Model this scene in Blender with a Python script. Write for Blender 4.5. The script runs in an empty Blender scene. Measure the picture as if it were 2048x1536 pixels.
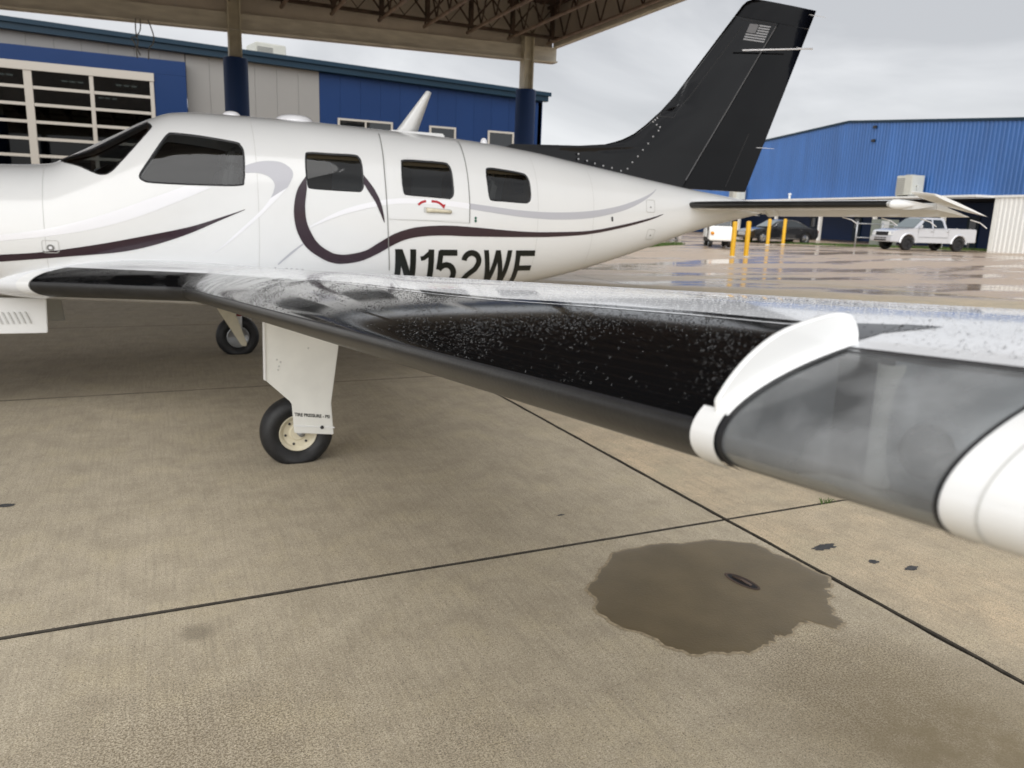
import bpy, bmesh, math, random
import numpy as np
from mathutils import Vector, Matrix
random.seed(7); RNG = np.random.default_rng(7)
R = math.radians
S = bpy.context.scene
COL = S.collection

# ------------------------------------------------------------------ camera
CAMZ = 1.52
psi, pit, rol = R(25), R(12.3), R(2.0)
fw = Vector((math.sin(psi)*math.cos(pit), math.cos(psi)*math.cos(pit), -math.sin(pit)))
rt0 = Vector((math.cos(psi), -math.sin(psi), 0)); up0 = rt0.cross(fw)
up = math.cos(rol)*up0 - math.sin(rol)*rt0
rt = math.cos(rol)*rt0 + math.sin(rol)*up0
cd = bpy.data.cameras.new('camera'); cam = bpy.data.objects.new('camera', cd); COL.objects.link(cam)
cam.matrix_world = Matrix(((rt.x, up.x, -fw.x, 0), (rt.y, up.y, -fw.y, 0), (rt.z, up.z, -fw.z, CAMZ), (0, 0, 0, 1)))
cd.sensor_width = 36; cd.lens = 1550*36/2048; cd.clip_start = .02; cd.clip_end = 3000
cd.dof.use_dof = True; cd.dof.focus_distance = 1.65; cd.dof.aperture_fstop = 7.5
S.camera = cam

# ------------------------------------------------------------------ sky, sun, exposure
SUN_AZ, SUN_EL = R(218), R(38)
W = bpy.data.worlds.new('World'); S.world = W; W.use_nodes = True
nt = W.node_tree; nt.nodes.clear()
def wn(t, **k):
    n = nt.nodes.new(t)
    for a, b in k.items(): setattr(n, a, b)
    return n
sky = wn('ShaderNodeTexSky', sky_type='NISHITA', sun_disc=False, sun_elevation=SUN_EL, sun_rotation=SUN_AZ)
tc = wn('ShaderNodeTexCoord'); mp = wn('ShaderNodeMapping'); mp.inputs['Scale'].default_value = (1.0, 1.0, 2.6)
n1 = wn('ShaderNodeTexNoise'); n1.inputs['Scale'].default_value = 2.6; n1.inputs['Detail'].default_value = 6; n1.inputs['Roughness'].default_value = .52
n1.inputs['Distortion'].default_value = .5
cr = wn('ShaderNodeValToRGB')
cr.color_ramp.elements[0].position = .34; cr.color_ramp.elements[0].color = (.43, .438, .455, 1)
cr.color_ramp.elements[1].position = .66; cr.color_ramp.elements[1].color = (.66, .665, .678, 1)
vm = wn('ShaderNodeVectorMath', operation='SCALE'); vm.inputs['Scale'].default_value = 5.7
mx = wn('ShaderNodeMix', data_type='RGBA'); mx.inputs[0].default_value = .97
bg = wn('ShaderNodeBackground'); bg.inputs['Strength'].default_value = .1
ow = wn('ShaderNodeOutputWorld')
L = nt.links.new
L(tc.outputs['Generated'], mp.inputs['Vector']); L(mp.outputs[0], n1.inputs['Vector']); L(n1.outputs['Fac'], cr.inputs[0])
L(cr.outputs[0], vm.inputs[0]); L(sky.outputs[0], mx.inputs[6]); L(vm.outputs[0], mx.inputs[7]); L(mx.outputs[2], bg.inputs[0]); L(bg.outputs[0], ow.inputs[0])
sl = bpy.data.lights.new('sun', 'SUN'); sl.energy = 1.35; sl.angle = R(85); sl.color = (1, .99, .972)
sun = bpy.data.objects.new('sun', sl); COL.objects.link(sun)
sdir = Vector((math.sin(SUN_AZ)*math.cos(SUN_EL), math.cos(SUN_AZ)*math.cos(SUN_EL), math.sin(SUN_EL)))
sun.rotation_euler = sdir.to_track_quat('Z', 'Y').to_euler(); sun.location = (-6, -14, 12)
S.view_settings.view_transform = 'Standard'; S.view_settings.look = 'None'; S.view_settings.gamma = 1
S.view_settings.exposure = 1.25
S.render.engine = 'CYCLES'
S.cycles.use_denoising = True
S.cycles.max_bounces = 8; S.cycles.transparent_max_bounces = 12; S.cycles.caustics_reflective = False; S.cycles.caustics_refractive = False
S.cycles.sample_clamp_indirect = 6

# ------------------------------------------------------------------ materials
def mat(name, col, rough=.5, metal=0., var=0., vscale=4., bump=0., bscale=60., coat=0., spec=.5, emit=None, alpha=None, stretch=None, obj_var=0.):
    m = bpy.data.materials.new(name); m.use_nodes = True; t = m.node_tree
    b = t.nodes['Principled BSDF']
    b.inputs['Base Color'].default_value = (*col, 1); b.inputs['Roughness'].default_value = rough; b.inputs['Metallic'].default_value = metal
    b.inputs['Coat Weight'].default_value = coat; b.inputs['Coat Roughness'].default_value = .04; b.inputs['Specular IOR Level'].default_value = spec
    if emit: b.inputs['Emission Color'].default_value = (*emit[0], 1); b.inputs['Emission Strength'].default_value = emit[1]
    if var or bump or obj_var:
        g = t.nodes.new('ShaderNodeNewGeometry'); mpn = t.nodes.new('ShaderNodeMapping')
        if stretch: mpn.inputs['Scale'].default_value = stretch
        t.links.new(g.outputs['Position'], mpn.inputs['Vector'])
    if var or obj_var:
        n = t.nodes.new('ShaderNodeTexNoise'); n.inputs['Scale'].default_value = vscale; n.inputs['Detail'].default_value = 5
        t.links.new(mpn.outputs[0], n.inputs['Vector'])
        mr = t.nodes.new('ShaderNodeMapRange'); mr.inputs['From Min'].default_value = .3; mr.inputs['From Max'].default_value = .7
        mr.inputs['To Min'].default_value = 1-var; mr.inputs['To Max'].default_value = 1+var
        t.links.new(n.outputs['Fac'], mr.inputs[0]); last = mr.outputs[0]
        if obj_var:
            oi = t.nodes.new('ShaderNodeObjectInfo'); m2 = t.nodes.new('ShaderNodeMapRange')
            m2.inputs['To Min'].default_value = 1-obj_var; m2.inputs['To Max'].default_value = 1+obj_var
            t.links.new(oi.outputs['Random'], m2.inputs[0]); mm = t.nodes.new('ShaderNodeMath'); mm.operation = 'MULTIPLY'
            t.links.new(last, mm.inputs[0]); t.links.new(m2.outputs[0], mm.inputs[1]); last = mm.outputs[0]
        sc = t.nodes.new('ShaderNodeVectorMath'); sc.operation = 'SCALE'; sc.inputs[0].default_value = col
        t.links.new(last, sc.inputs['Scale']); t.links.new(sc.outputs[0], b.inputs['Base Color'])
    if bump:
        n = t.nodes.new('ShaderNodeTexNoise'); n.inputs['Scale'].default_value = bscale; n.inputs['Detail'].default_value = 4
        t.links.new(mpn.outputs[0], n.inputs['Vector'])
        bp = t.nodes.new('ShaderNodeBump'); bp.inputs['Strength'].default_value = bump; bp.inputs['Distance'].default_value = .01
        t.links.new(n.outputs['Fac'], bp.inputs['Height']); t.links.new(bp.outputs[0], b.inputs['Normal'])
    return m

def glass(name, tint, ior=1.5, haze=0., hcol=(.5, .5, .5), grough=.02):
    m = bpy.data.materials.new(name); m.use_nodes = True; t = m.node_tree; t.nodes.clear()
    o = t.nodes.new('ShaderNodeOutputMaterial'); tr = t.nodes.new('ShaderNodeBsdfTransparent'); tr.inputs[0].default_value = (*tint, 1)
    gl = t.nodes.new('ShaderNodeBsdfGlossy'); gl.inputs['Roughness'].default_value = grough
    fr = t.nodes.new('ShaderNodeFresnel'); fr.inputs[0].default_value = ior
    mi = t.nodes.new('ShaderNodeMixShader'); base = tr.outputs[0]
    gb = t.nodes.new('ShaderNodeNewGeometry'); ir = t.nodes.new('ShaderNodeMapRange')      # thin sheet: the same from both sides
    ir.inputs['To Min'].default_value = ior; ir.inputs['To Max'].default_value = 1/ior
    t.links.new(gb.outputs['Backfacing'], ir.inputs[0]); t.links.new(ir.outputs[0], fr.inputs[0])
    if haze:
        g = t.nodes.new('ShaderNodeNewGeometry'); n = t.nodes.new('ShaderNodeTexNoise'); n.inputs['Scale'].default_value = 13; n.inputs['Detail'].default_value = 4
        t.links.new(g.outputs['Position'], n.inputs['Vector'])
        mr = t.nodes.new('ShaderNodeMapRange'); mr.inputs['From Min'].default_value = .35; mr.inputs['From Max'].default_value = .72
        mr.inputs['To Min'].default_value = haze*.30; mr.inputs['To Max'].default_value = haze
        t.links.new(n.outputs['Fac'], mr.inputs[0])
        df = t.nodes.new('ShaderNodeBsdfDiffuse'); df.inputs[0].default_value = (*hcol, 1); mh = t.nodes.new('ShaderNodeMixShader')
        t.links.new(mr.outputs[0], mh.inputs[0]); t.links.new(tr.outputs[0], mh.inputs[1]); t.links.new(df.outputs[0], mh.inputs[2]); base = mh.outputs[0]
    t.links.new(fr.outputs[0], mi.inputs[0]); t.links.new(base, mi.inputs[1]); t.links.new(gl.outputs[0], mi.inputs[2]); t.links.new(mi.outputs[0], o.inputs[0])
    return m

MT = {}
MT['white'] = mat('white_paint', (.80, .805, .80), .16, coat=.4, var=.02, vscale=2)
MT['white_door'] = mat('white_paint_scuffed', (.78, .78, .74), .3, var=.05, vscale=7, bump=.15, bscale=6)
MT['cream'] = mat('cream_paint', (.72, .66, .50), .35, var=.06, vscale=20)
MT['boot'] = mat('deicer_rubber', (.019, .0185, .018), .33, var=.25, vscale=14, bump=.05, bscale=180)
MT['black'] = mat('black_gloss_paint', (.0055, .0056, .0065), .07, coat=.4)
MT['finblack'] = mat('charcoal_gloss_paint', (.0030, .0030, .0038), .05, spec=.42, var=.3, vscale=2, bump=.08, bscale=2.2)
MT['rudder'] = mat('reflection_black_paint', (.002, .002, .0028), .05, spec=.28, bump=.12, bscale=3.2)  # fin black made darker and rippled for dark reflections in rudder and cap
MT['maroon'] = mat('aubergine_stripe', (.028, .012, .021), .2, coat=.4)
MT['silver'] = mat('silver_stripe', (.51, .51, .55), .25, coat=.2)
MT['pearl'] = mat('pearl_stripe', (.90, .90, .93), .2, coat=.3)
MT['letter'] = mat('black_vinyl', (.006, .009, .008), .3)
MT['seal'] = mat('dark_sealant', (.012, .012, .014), .55, var=.3, vscale=90)
MT['seam'] = mat('panel_gap', (.22, .22, .21), .7)
MT['seamL'] = mat('light_panel_gap', (.56, .56, .54), .6)
MT['rubber'] = mat('tyre_rubber', (.013, .013, .014), .55, var=.3, vscale=30, bump=.1, bscale=90)
MT['chrome'] = mat('polished_steel', (.6, .6, .6), .2, metal=1)
MT['steel'] = mat('galvanised_steel', (.42, .43, .44), .45, metal=.6, var=.1)
MT['red'] = mat('red_vinyl', (.45, .02, .03), .4)
MT['green'] = mat('green_mark', (.01, .10, .06), .4)
MT['dark'] = mat('dark_trim', (.02, .02, .022), .6)
MT['tan'] = mat('tan_trim', (.30, .21, .12), .7)
MT['seat'] = mat('grey_leather', (.22, .21, .20), .5, var=.1)
MT['cabin'] = mat('cabin_lining', (.16, .14, .12), .8)
MT['glass'] = glass('cabin_glass', (.36, .38, .385), 1.62)
MT['lens'] = glass('hazy_plexiglass', (.80, .82, .82), 1.40, haze=.66, hcol=(.36, .37, .375), grough=.18)
MT['flag'] = mat('grey_flag_vinyl', (.20, .20, .21), .35)
MT['bolt'] = mat('bright_rivet', (.40, .40, .41), .3, metal=.3)
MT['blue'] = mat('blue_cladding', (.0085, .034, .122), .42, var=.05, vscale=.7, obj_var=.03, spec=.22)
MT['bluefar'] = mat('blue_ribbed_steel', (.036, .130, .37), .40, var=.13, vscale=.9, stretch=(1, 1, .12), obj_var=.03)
MT['teal'] = mat('teal_fascia', (.0045, .026, .050), .45, spec=.3, var=.06, vscale=.8)
MT['grey'] = mat('grey_cladding', (.265, .26, .25), .55, var=.03, vscale=.8, obj_var=.015)
MT['whitefar'] = mat('white_ribbed_steel', (.84, .84, .81), .45, var=.02, obj_var=.02)
MT['frame'] = mat('pale_door_frame', (.50, .47, .42), .5)
MT['pane'] = glass('dark_door_glass', (.16, .17, .17), 1.5)
MT['window'] = glass('office_glass', (.25, .3, .34), 1.9)
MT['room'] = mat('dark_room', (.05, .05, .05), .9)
MT['lampw'] = mat('lit_tube', (.8, .8, .75), .5, emit=((.9, 1, .95), .55))
MT['rust'] = mat('brown_primer_steel', (.085, .058, .045), .7, var=.35, vscale=6)
MT['joist'] = mat('rusty_brown_pipe', (.33, .25, .205), .6, var=.3, vscale=5)
MT['deck'] = mat('brown_roof_deck', (.13, .085, .066), .8, var=.3, vscale=2)
MT['beam'] = mat('weathered_grey_beam', (.66, .64, .57), .65, var=.15, vscale=2.2, stretch=(1, 1, 4))
MT['fascia'] = mat('grey_brown_panel', (.68, .63, .57), .7, var=.1, vscale=2, obj_var=.08)
MT['column'] = mat('tan_column_paint', (.60, .57, .47), .6, var=.12, vscale=5)
MT['ac'] = mat('beige_metal', (.60, .60, .54), .5, var=.06, vscale=3)
MT['acd'] = mat('beige_metal_dark', (.33, .33, .31), .6)  # darker beige for slats, fan guards, feet and one nose-gear door
MT['yellow'] = mat('yellow_bollard_paint', (.72, .40, .01), .4, var=.08, vscale=5)
MT['grass'] = mat('grass_blades', (.075, .13, .025), .7, var=.35, vscale=1.5)
MT['leaf'] = mat('dark_leaf', (.03, .05, .022), .6, var=.4, vscale=3)
MT['bark'] = mat('bark', (.08, .06, .045), .9)
MT['truck'] = mat('silver_truck_paint', (.62, .63, .66), .22, metal=.25, coat=.6)
MT['sedan'] = mat('black_car_paint', (.012, .013, .015), .15, coat=.9)
MT['carglass'] = mat('car_glass', (.02, .025, .028), .05, spec=.8)
MT['carwind'] = mat('windscreen_glass', (.12, .15, .16), .05, spec=.9)
MT['lamp'] = mat('clear_headlamp', (.75, .75, .72), .1, coat=.8)
MT['orange'] = mat('amber_lamp', (.75, .28, .02), .3)
MT['redlamp'] = mat('red_tail_lamp', (.3, .01, .01), .2, coat=.5)
MT['joint'] = mat('joint_filler', (.045, .038, .029), .9, var=.4, vscale=30)
MT['oil'] = mat('dark_scuff', (.05, .05, .052), .6, var=.4, vscale=60)
MT['paintline'] = mat('worn_yellow_line', (.58, .45, .22), .6, var=.3, vscale=3)

def wing_white():
    m = mat('wet_white_paint', (.74, .75, .77), .13, coat=.4)
    return m
def add_wet_bump(m, lo=2.3, hi=3.1, strength=.18):
    "tiny water beads as fine relief on the far part of the wing, where single beads cannot be told apart"
    t = m.node_tree; b = t.nodes['Principled BSDF']; g = t.nodes.new('ShaderNodeNewGeometry')
    v = t.nodes.new('ShaderNodeTexVoronoi'); v.inputs['Scale'].default_value = 230
    mp_ = t.nodes.new('ShaderNodeMapping'); mp_.inputs['Scale'].default_value = (.55, 1, 1)
    t.links.new(g.outputs['Position'], mp_.inputs[0]); t.links.new(mp_.outputs[0], v.inputs['Vector'])
    inv = t.nodes.new('ShaderNodeMapRange'); inv.inputs['From Min'].default_value = .15; inv.inputs['From Max'].default_value = .5
    inv.inputs['To Min'].default_value = 1; inv.inputs['To Max'].default_value = 0; t.links.new(v.outputs['Distance'], inv.inputs[0])
    n = t.nodes.new('ShaderNodeTexNoise'); n.inputs['Scale'].default_value = 5.5; n.inputs['Detail'].default_value = 3
    t.links.new(g.outputs['Position'], n.inputs['Vector'])
    r2 = t.nodes.new('ShaderNodeMapRange'); r2.inputs['From Min'].default_value = .42; r2.inputs['From Max'].default_value = .56; t.links.new(n.outputs['Fac'], r2.inputs[0])
    sx = t.nodes.new('ShaderNodeSeparateXYZ'); t.links.new(g.outputs['Position'], sx.inputs[0])
    r3 = t.nodes.new('ShaderNodeMapRange'); r3.inputs['From Min'].default_value = lo; r3.inputs['From Max'].default_value = hi; t.links.new(sx.outputs['Y'], r3.inputs[0])
    a = t.nodes.new('ShaderNodeMath'); a.operation = 'MULTIPLY'; t.links.new(inv.outputs[0], a.inputs[0]); t.links.new(r2.outputs[0], a.inputs[1])
    c = t.nodes.new('ShaderNodeMath'); c.operation = 'MULTIPLY'; t.links.new(a.outputs[0], c.inputs[0]); t.links.new(r3.outputs[0], c.inputs[1])
    bp = t.nodes.new('ShaderNodeBump'); bp.inputs['Strength'].default_value = strength; bp.inputs['Distance'].default_value = .004
    t.links.new(c.outputs[0], bp.inputs['Height']); t.links.new(bp.outputs[0], b.inputs['Normal']); t.links.new(bp.outputs[0], b.inputs['Coat Normal'])
MT['wingwhite'] = wing_white(); add_wet_bump(MT['wingwhite'])
MT['wingblack'] = mat('wet_black_paint', (.0035, .0038, .0043), .08, spec=.35); add_wet_bump(MT['wingblack'], 2.3, 3.1, .22)
mw = bpy.data.materials.new('water'); mw.use_nodes = True
_b = mw.node_tree.nodes['Principled BSDF']; _b.inputs['Base Color'].default_value = (1, 1, 1, 1); _b.inputs['Roughness'].default_value = .02
_b.inputs['IOR'].default_value = 1.33; _b.inputs['Transmission Weight'].default_value = .97
MT['water'] = mw

def concrete(name, far=False, wetness=0.):
    m = bpy.data.materials.new(name); m.use_nodes = True; t = m.node_tree; N = t.nodes; K = t.links.new
    b = N['Principled BSDF']
    def nd(ty, **k):
        n = N.new(ty)
        for a, v in k.items():
            if a in n.inputs: n.inputs[a].default_value = v
            else: setattr(n, a, v)
        return n
    g = nd('ShaderNodeNewGeometry'); P = g.outputs['Position']
    def noise(scale, det=4, rough=.55, st=None):
        n = nd('ShaderNodeTexNoise'); n.inputs['Scale'].default_value = scale; n.inputs['Detail'].default_value = det; n.inputs['Roughness'].default_value = rough
        if st:
            q = nd('ShaderNodeMapping'); q.inputs['Scale'].default_value = st; K(P, q.inputs[0]); K(q.outputs[0], n.inputs['Vector'])
        else: K(P, n.inputs['Vector'])
        return n.outputs['Fac']
    def rng(x, a, b_, c, d):
        r = nd('ShaderNodeMapRange'); r.inputs[1].default_value = a; r.inputs[2].default_value = b_; r.inputs[3].default_value = c; r.inputs[4].default_value = d
        K(x, r.inputs[0]); return r.outputs[0]
    def mth(op, x, y=None):
        n = nd('ShaderNodeMath', operation=op)
        for i, v in enumerate((x, y)):
            if v is None: continue
            if isinstance(v, (int, float)): n.inputs[i].default_value = v
            else: K(v, n.inputs[i])
        return n.outputs[0]
    def mix(f, a, b_):
        n = nd('ShaderNodeMix', data_type='RGBA')
        for i, v in ((0, f), (6, a), (7, b_)):
            if isinstance(v, (int, float)): n.inputs[i].default_value = v
            elif isinstance(v, tuple): n.inputs[i].default_value = (*v, 1)
            else: K(v, n.inputs[i])
        return n.outputs[2]
    def blob(cx, cy, r0, r1, sx=1., sy=1.):
        s = nd('ShaderNodeSeparateXYZ'); K(P, s.inputs[0])
        dx = mth('MULTIPLY', mth('SUBTRACT', s.outputs[0], cx), sx); dy = mth('MULTIPLY', mth('SUBTRACT', s.outputs[1], cy), sy)
        d = mth('SQRT', mth('ADD', mth('MULTIPLY', dx, dx), mth('MULTIPLY', dy, dy)))
        return rng(d, r0, r1, 1, 0)
    if far: base = mix(rng(noise(.25), .35, .65, 0, 1), (.74, .54, .39), (.64, .47, .34))
    else:
        oi = nd('ShaderNodeObjectInfo')
        base = mix(rng(noise(.9, 5), .3, .7, 0, 1), oi.outputs['Color'], (.52, .45, .335))
    base = mix(rng(noise(5., 8, .72), .36, .68, 0, .75), base, (.34, .29, .21))
    base = mix(rng(noise(2.6, 8, .7), .50, .64, 0, .65), base, (.56, .48, .33))
    sp = noise(210, 2, .6)
    base = mix(rng(sp, .50, .62, 0, .75), base, (.20, .165, .115))
    base = mix(rng(noise(95, 3, .6), .54, .66, 0, .6), base, (.24, .20, .14))
    base = mix(rng(noise(330, 2, .5), .52, .64, 0, .5), base, (.20, .17, .125))
    base = mix(rng(noise(240, 2), .56, .68, 0, .5), base, (.58, .51, .40))
    # broom finish: fine ridges across the slab
    br = noise(7., 3, .7, (9., .35, 1))
    base = mix(rng(br, .45, .72, 0, .45), base, (.27, .23, .175))
    s0 = nd('ShaderNodeSeparateXYZ'); K(P, s0.inputs[0])
    # exposed aggregate: dark pits and pale stones, one per random cell
    vo = nd('ShaderNodeTexVoronoi'); vo.inputs['Scale'].default_value = 120; K(P, vo.inputs['Vector'])
    vc = nd('ShaderNodeSeparateColor'); K(vo.outputs['Color'], vc.inputs[0]); near = rng(vo.outputs['Distance'], .22, .38, 1, 0)
    base = mix(mth('MULTIPLY', near, rng(vc.outputs[0], .80, .84, 0, .75)), base, (.12, .10, .075))
    base = mix(mth('MULTIPLY', near, rng(vc.outputs[1], .86, .9, 0, .6)), base, (.70, .62, .50))
    # rain-pitted damp mottling where rain blows in under the roof's near edge
    damp = mth('MAXIMUM', blob(.0, 2.05, .25, 1.05), blob(2.15, 1.65, .25, .75))
    damp = mth('MAXIMUM', damp, mth('MULTIPLY', blob(.75, 1.85, .1, .5), .8))
    speck = noise(145, 4, .65)
    thr = mth('MULTIPLY', rng(mth('ADD', speck, mth('MULTIPLY', damp, .07)), .56, .61, 0, 1), damp)
    base = mix(mth('MULTIPLY', thr, .72), base, (.135, .102, .06))
    base = mix(mth('MULTIPLY', mth('MULTIPLY', blob(2.12, 1.22, .15, .72), rng(noise(9, 6, .7), .30, .58, .45, 1)), .9), base, (.195, .155, .092))
    base = mix(mth('MULTIPLY', blob(.07, 2.78, .03, .075), .5), base, (.15, .125, .09))
    # rain-wet apron outside the roof's drip line
    wl = mth('ADD', mth('MULTIPLY', s0.outputs[0], .545), mth('MULTIPLY', s0.outputs[1], .838))
    wl = mth('ADD', wl, mth('MULTIPLY', mth('SUBTRACT', noise(.35, 3), .5), 4.5))
    wet = rng(wl, 17.6, 19.6, 0, 1)
    pud = rng(noise(.34, 5, .6, (.5, 1.6, 1)), .46, .57, 0, 1)
    base = mix(mth('MULTIPLY', wet, .35), base, (.34, .235, .16))
    K(base, b.inputs['Base Color'])
    rough = mth('SUBTRACT', rng(sp, .3, .7, .82, .95), mth('MULTIPLY', wet, mth('ADD', .45, mth('MULTIPLY', pud, .34))))
    K(rough, b.inputs['Roughness'])
    bp = nd('ShaderNodeBump'); bp.inputs['Distance'].default_value = .0016
    hgt = mth('ADD', mth('ADD', sp, mth('MULTIPLY', br, .8)), mth('MULTIPLY', noise(60, 4), .8))
    K(hgt, bp.inputs['Height']); K(mth('SUBTRACT', .55, mth('MULTIPLY', wet, mth('ADD', .25, mth('MULTIPLY', pud, .29)))), bp.inputs['Strength'])
    K(bp.outputs[0], b.inputs['Normal'])
    return m
MT['slab'] = concrete('broomed_concrete'); MT['apronfar'] = concrete('rain_wet_concrete', far=True)
MT['puddle'] = mat('soaked_concrete', (.142, .112, .067), .30, var=.14, vscale=5, bump=.12, bscale=120, spec=.6)

# ------------------------------------------------------------------ mesh helpers
class MB:
    def __init__(s): s.v = []; s.f = []
    def add(s, v, f):
        o = len(s.v); s.v += [tuple(p) for p in v]; s.f += [tuple(i+o for i in q) for q in f]; return s
    def box(s, x0, x1, y0, y1, z0, z1, M=None):
        v = [Vector((x, y, z)) for z in (z0, z1) for y in (y0, y1) for x in (x0, x1)]
        if M is not None: v = [M @ p for p in v]
        return s.add(v, [(0, 2, 3, 1), (4, 5, 7, 6), (0, 1, 5, 4), (2, 6, 7, 3), (0, 4, 6, 2), (1, 3, 7, 5)])
    def tube(s, path, r, n=8, cap=True):
        P = [Vector(p) for p in path]; rs = r if isinstance(r, (list, tuple)) else [r]*len(P); v = []; f = []
        for i, p in enumerate(P):
            d = (P[min(i+1, len(P)-1)]-P[max(i-1, 0)]).normalized()
            a = d.cross(Vector((0, 0, 1)) if abs(d.z) < .9 else Vector((1, 0, 0))).normalized(); b = d.cross(a)
            v += [p+rs[i]*(a*math.cos(2*math.pi*k/n)+b*math.sin(2*math.pi*k/n)) for k in range(n)]
        for i in range(len(P)-1):
            for k in range(n): f.append((i*n+k, i*n+(k+1) % n, (i+1)*n+(k+1) % n, (i+1)*n+k))
        if cap: f.append(tuple(range(n))[::-1]); f.append(tuple((len(P)-1)*n+k for k in range(n)))
        return s.add(v, f)
    def lathe(s, prof, centre, axis, n=24, closed=False):
        "prof: (radius, along axis)"
        a = Vector(axis).normalized(); u = a.cross(Vector((0, 0, 1)) if abs(a.z) < .9 else Vector((1, 0, 0))).normalized(); w = a.cross(u); c = Vector(centre)
        v = [c+a*h+r*(u*math.cos(2*math.pi*k/n)+w*math.sin(2*math.pi*k/n)) for r, h in prof for k in range(n)]; f = []
        m = len(prof); rng_ = range(m if closed else m-1)
        for i in rng_:
            j = (i+1) % m
            for k in range(n): f.append((i*n+k, i*n+(k+1) % n, j*n+(k+1) % n, j*n+k))
        return s.add(v, f)
    def prism(s, poly, d0, d1, ax='y'):
        "poly in (a,b); extruded along ax between d0 and d1"
        def pt(a, b, d): return (a, d, b) if ax == 'y' else (d, a, b) if ax == 'x' else (a, b, d)
        n = len(poly); v = [pt(a, b, d0) for a, b in poly]+[pt(a, b, d1) for a, b in poly]
        f = [tuple(range(n)), tuple(range(2*n-1, n-1, -1))]+[(i, (i+1) % n+0, (i+1) % n+n, i+n)[::-1] for i in range(n)]
        return s.add(v, f)
    def grid(s, G):
        "G: list of rows of points"
        n = len(G[0]); v = [p for r in G for p in r]
        return s.add(v, [(i*n+k, i*n+k+1, (i+1)*n+k+1, (i+1)*n+k) for i in range(len(G)-1) for k in range(n-1)])
    def xf(s, M): s.v = [tuple(M @ Vector(p)) for p in s.v]; return s

ROOT = {}
def tag(o, label=None, cat=None, group=None, kind=None):
    if label: o['label'] = label
    if cat: o['category'] = cat
    if group: o['group'] = group
    if kind: o['kind'] = kind
    return o
def thing(name, loc, label, cat, group=None):
    o = bpy.data.objects.new(name, None); COL.objects.link(o); o.location = loc; o.empty_display_size = .2
    ROOT[o] = Vector(loc); return tag(o, label, cat, group)
def fixn(me):
    b = bmesh.new(); b.from_mesh(me); bmesh.ops.recalc_face_normals(b, faces=b.faces); b.to_mesh(me); b.free()
def obj(name, mb, m, parent=None, smooth=False, bevel=0, seg=2, base=None, fix=True, angle=None):
    "vertices of mb are world coordinates; a child keeps its root's origin"
    if parent is not None: off = ROOT[parent]
    elif base is not None: off = Vector(base)
    else:
        a = np.array(mb.v); off = Vector(((a[:, 0].min()+a[:, 0].max())/2, (a[:, 1].min()+a[:, 1].max())/2, a[:, 2].min()))
    me = bpy.data.meshes.new(name); me.from_pydata([(p[0]-off.x, p[1]-off.y, p[2]-off.z) for p in mb.v], [], mb.f); me.update()
    if fix: fixn(me)
    if bevel:
        b = bmesh.new(); b.from_mesh(me)
        ed = [e for e in b.edges if len(e.link_faces) == 2 and e.calc_face_angle(0) > .5]
        bmesh.ops.bevel(b, geom=ed, offset=bevel, segments=seg, affect='EDGES', clamp_overlap=True); b.to_mesh(me); b.free()
    mm = MT[m] if isinstance(m, str) else m
    me.materials.append(mm)
    if smooth or bevel: me.polygons.foreach_set('use_smooth', [True]*len(me.polygons))
    if (bevel or angle): me.set_sharp_from_angle(angle=angle or R(40))
    o = bpy.data.objects.new(name, me); COL.objects.link(o)
    if parent is not None: o.parent = parent; ROOT[o] = off
    else: o.location = off; ROOT[o] = off
    return o
def copy_tree(src, loc, rz, parent=None):
    c = src.copy(); COL.objects.link(c); c.parent = parent
    if parent is None: c.location = loc; c.rotation_euler = (0, 0, rz); ROOT[c] = Vector(loc)
    for ch in src.children: copy_tree(ch, None, 0, c)
    return c
def catmull(P, n=6, closed=False):
    P = [np.array(p, float) for p in P]; out = []; m = len(P)
    for i in range(m if closed else m-1):
        g = lambda k: P[k % m] if closed else P[min(max(k, 0), m-1)]
        a, b, c, d = g(i-1), g(i), g(i+1), g(i+2)
        for t in np.arange(n)/n: out.append(.5*(2*b+(c-a)*t+(2*a-5*b+4*c-d)*t*t+(3*b-a-3*c+d)*t**3))
    if not closed: out.append(P[-1])
    return out

# ------------------------------------------------------------------ ground
def HT(x, y):
    t = min(max((math.hypot(x, y)-26)/18, 0), 1); return .35*t*t*(3-2*t)
SX, SY = 7.6, 3.855; JX, JY = 2.655, 2.985
I0, I1, J0, J1 = -2, 2, -3, 4
bx0, bx1, by0, by1 = JX+I0*SX, JX+I1*SX, JY+J0*SY, JY+J1*SY
xs = sorted(set([-1500, -600, -250, -120, -70, -40, -25] + list(np.linspace(bx0, bx1, 10)) + list(np.linspace(bx1, 60, 24)) + [75, 100, 150, 300, 700, 1500] + [bx0-.01, bx1+.01]))
ys = sorted(set([-1500, -600, -250, -100, -50, -25] + list(np.linspace(by0, by1, 10)) + list(np.linspace(by1, 60, 24)) + [75, 100, 150, 300, 700, 1500] + [by0-.01, by1+.01]))
def gz(x, y):
    ins = bx0-.005 < x < bx1+.005 and by0-.005 < y < by1+.005
    return -.035 if ins else HT(x, y)
g = MB().grid([[(x, y, gz(x, y)) for x in xs] for y in ys])
apron = obj('apron', g, 'apronfar', base=(0, 0, 0), smooth=True, angle=R(20)); tag(apron, kind='structure')
apron.data.materials.append(MT['joint'])
for p in apron.data.polygons:
    if p.center.z < -.02: p.material_index = 1
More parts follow.
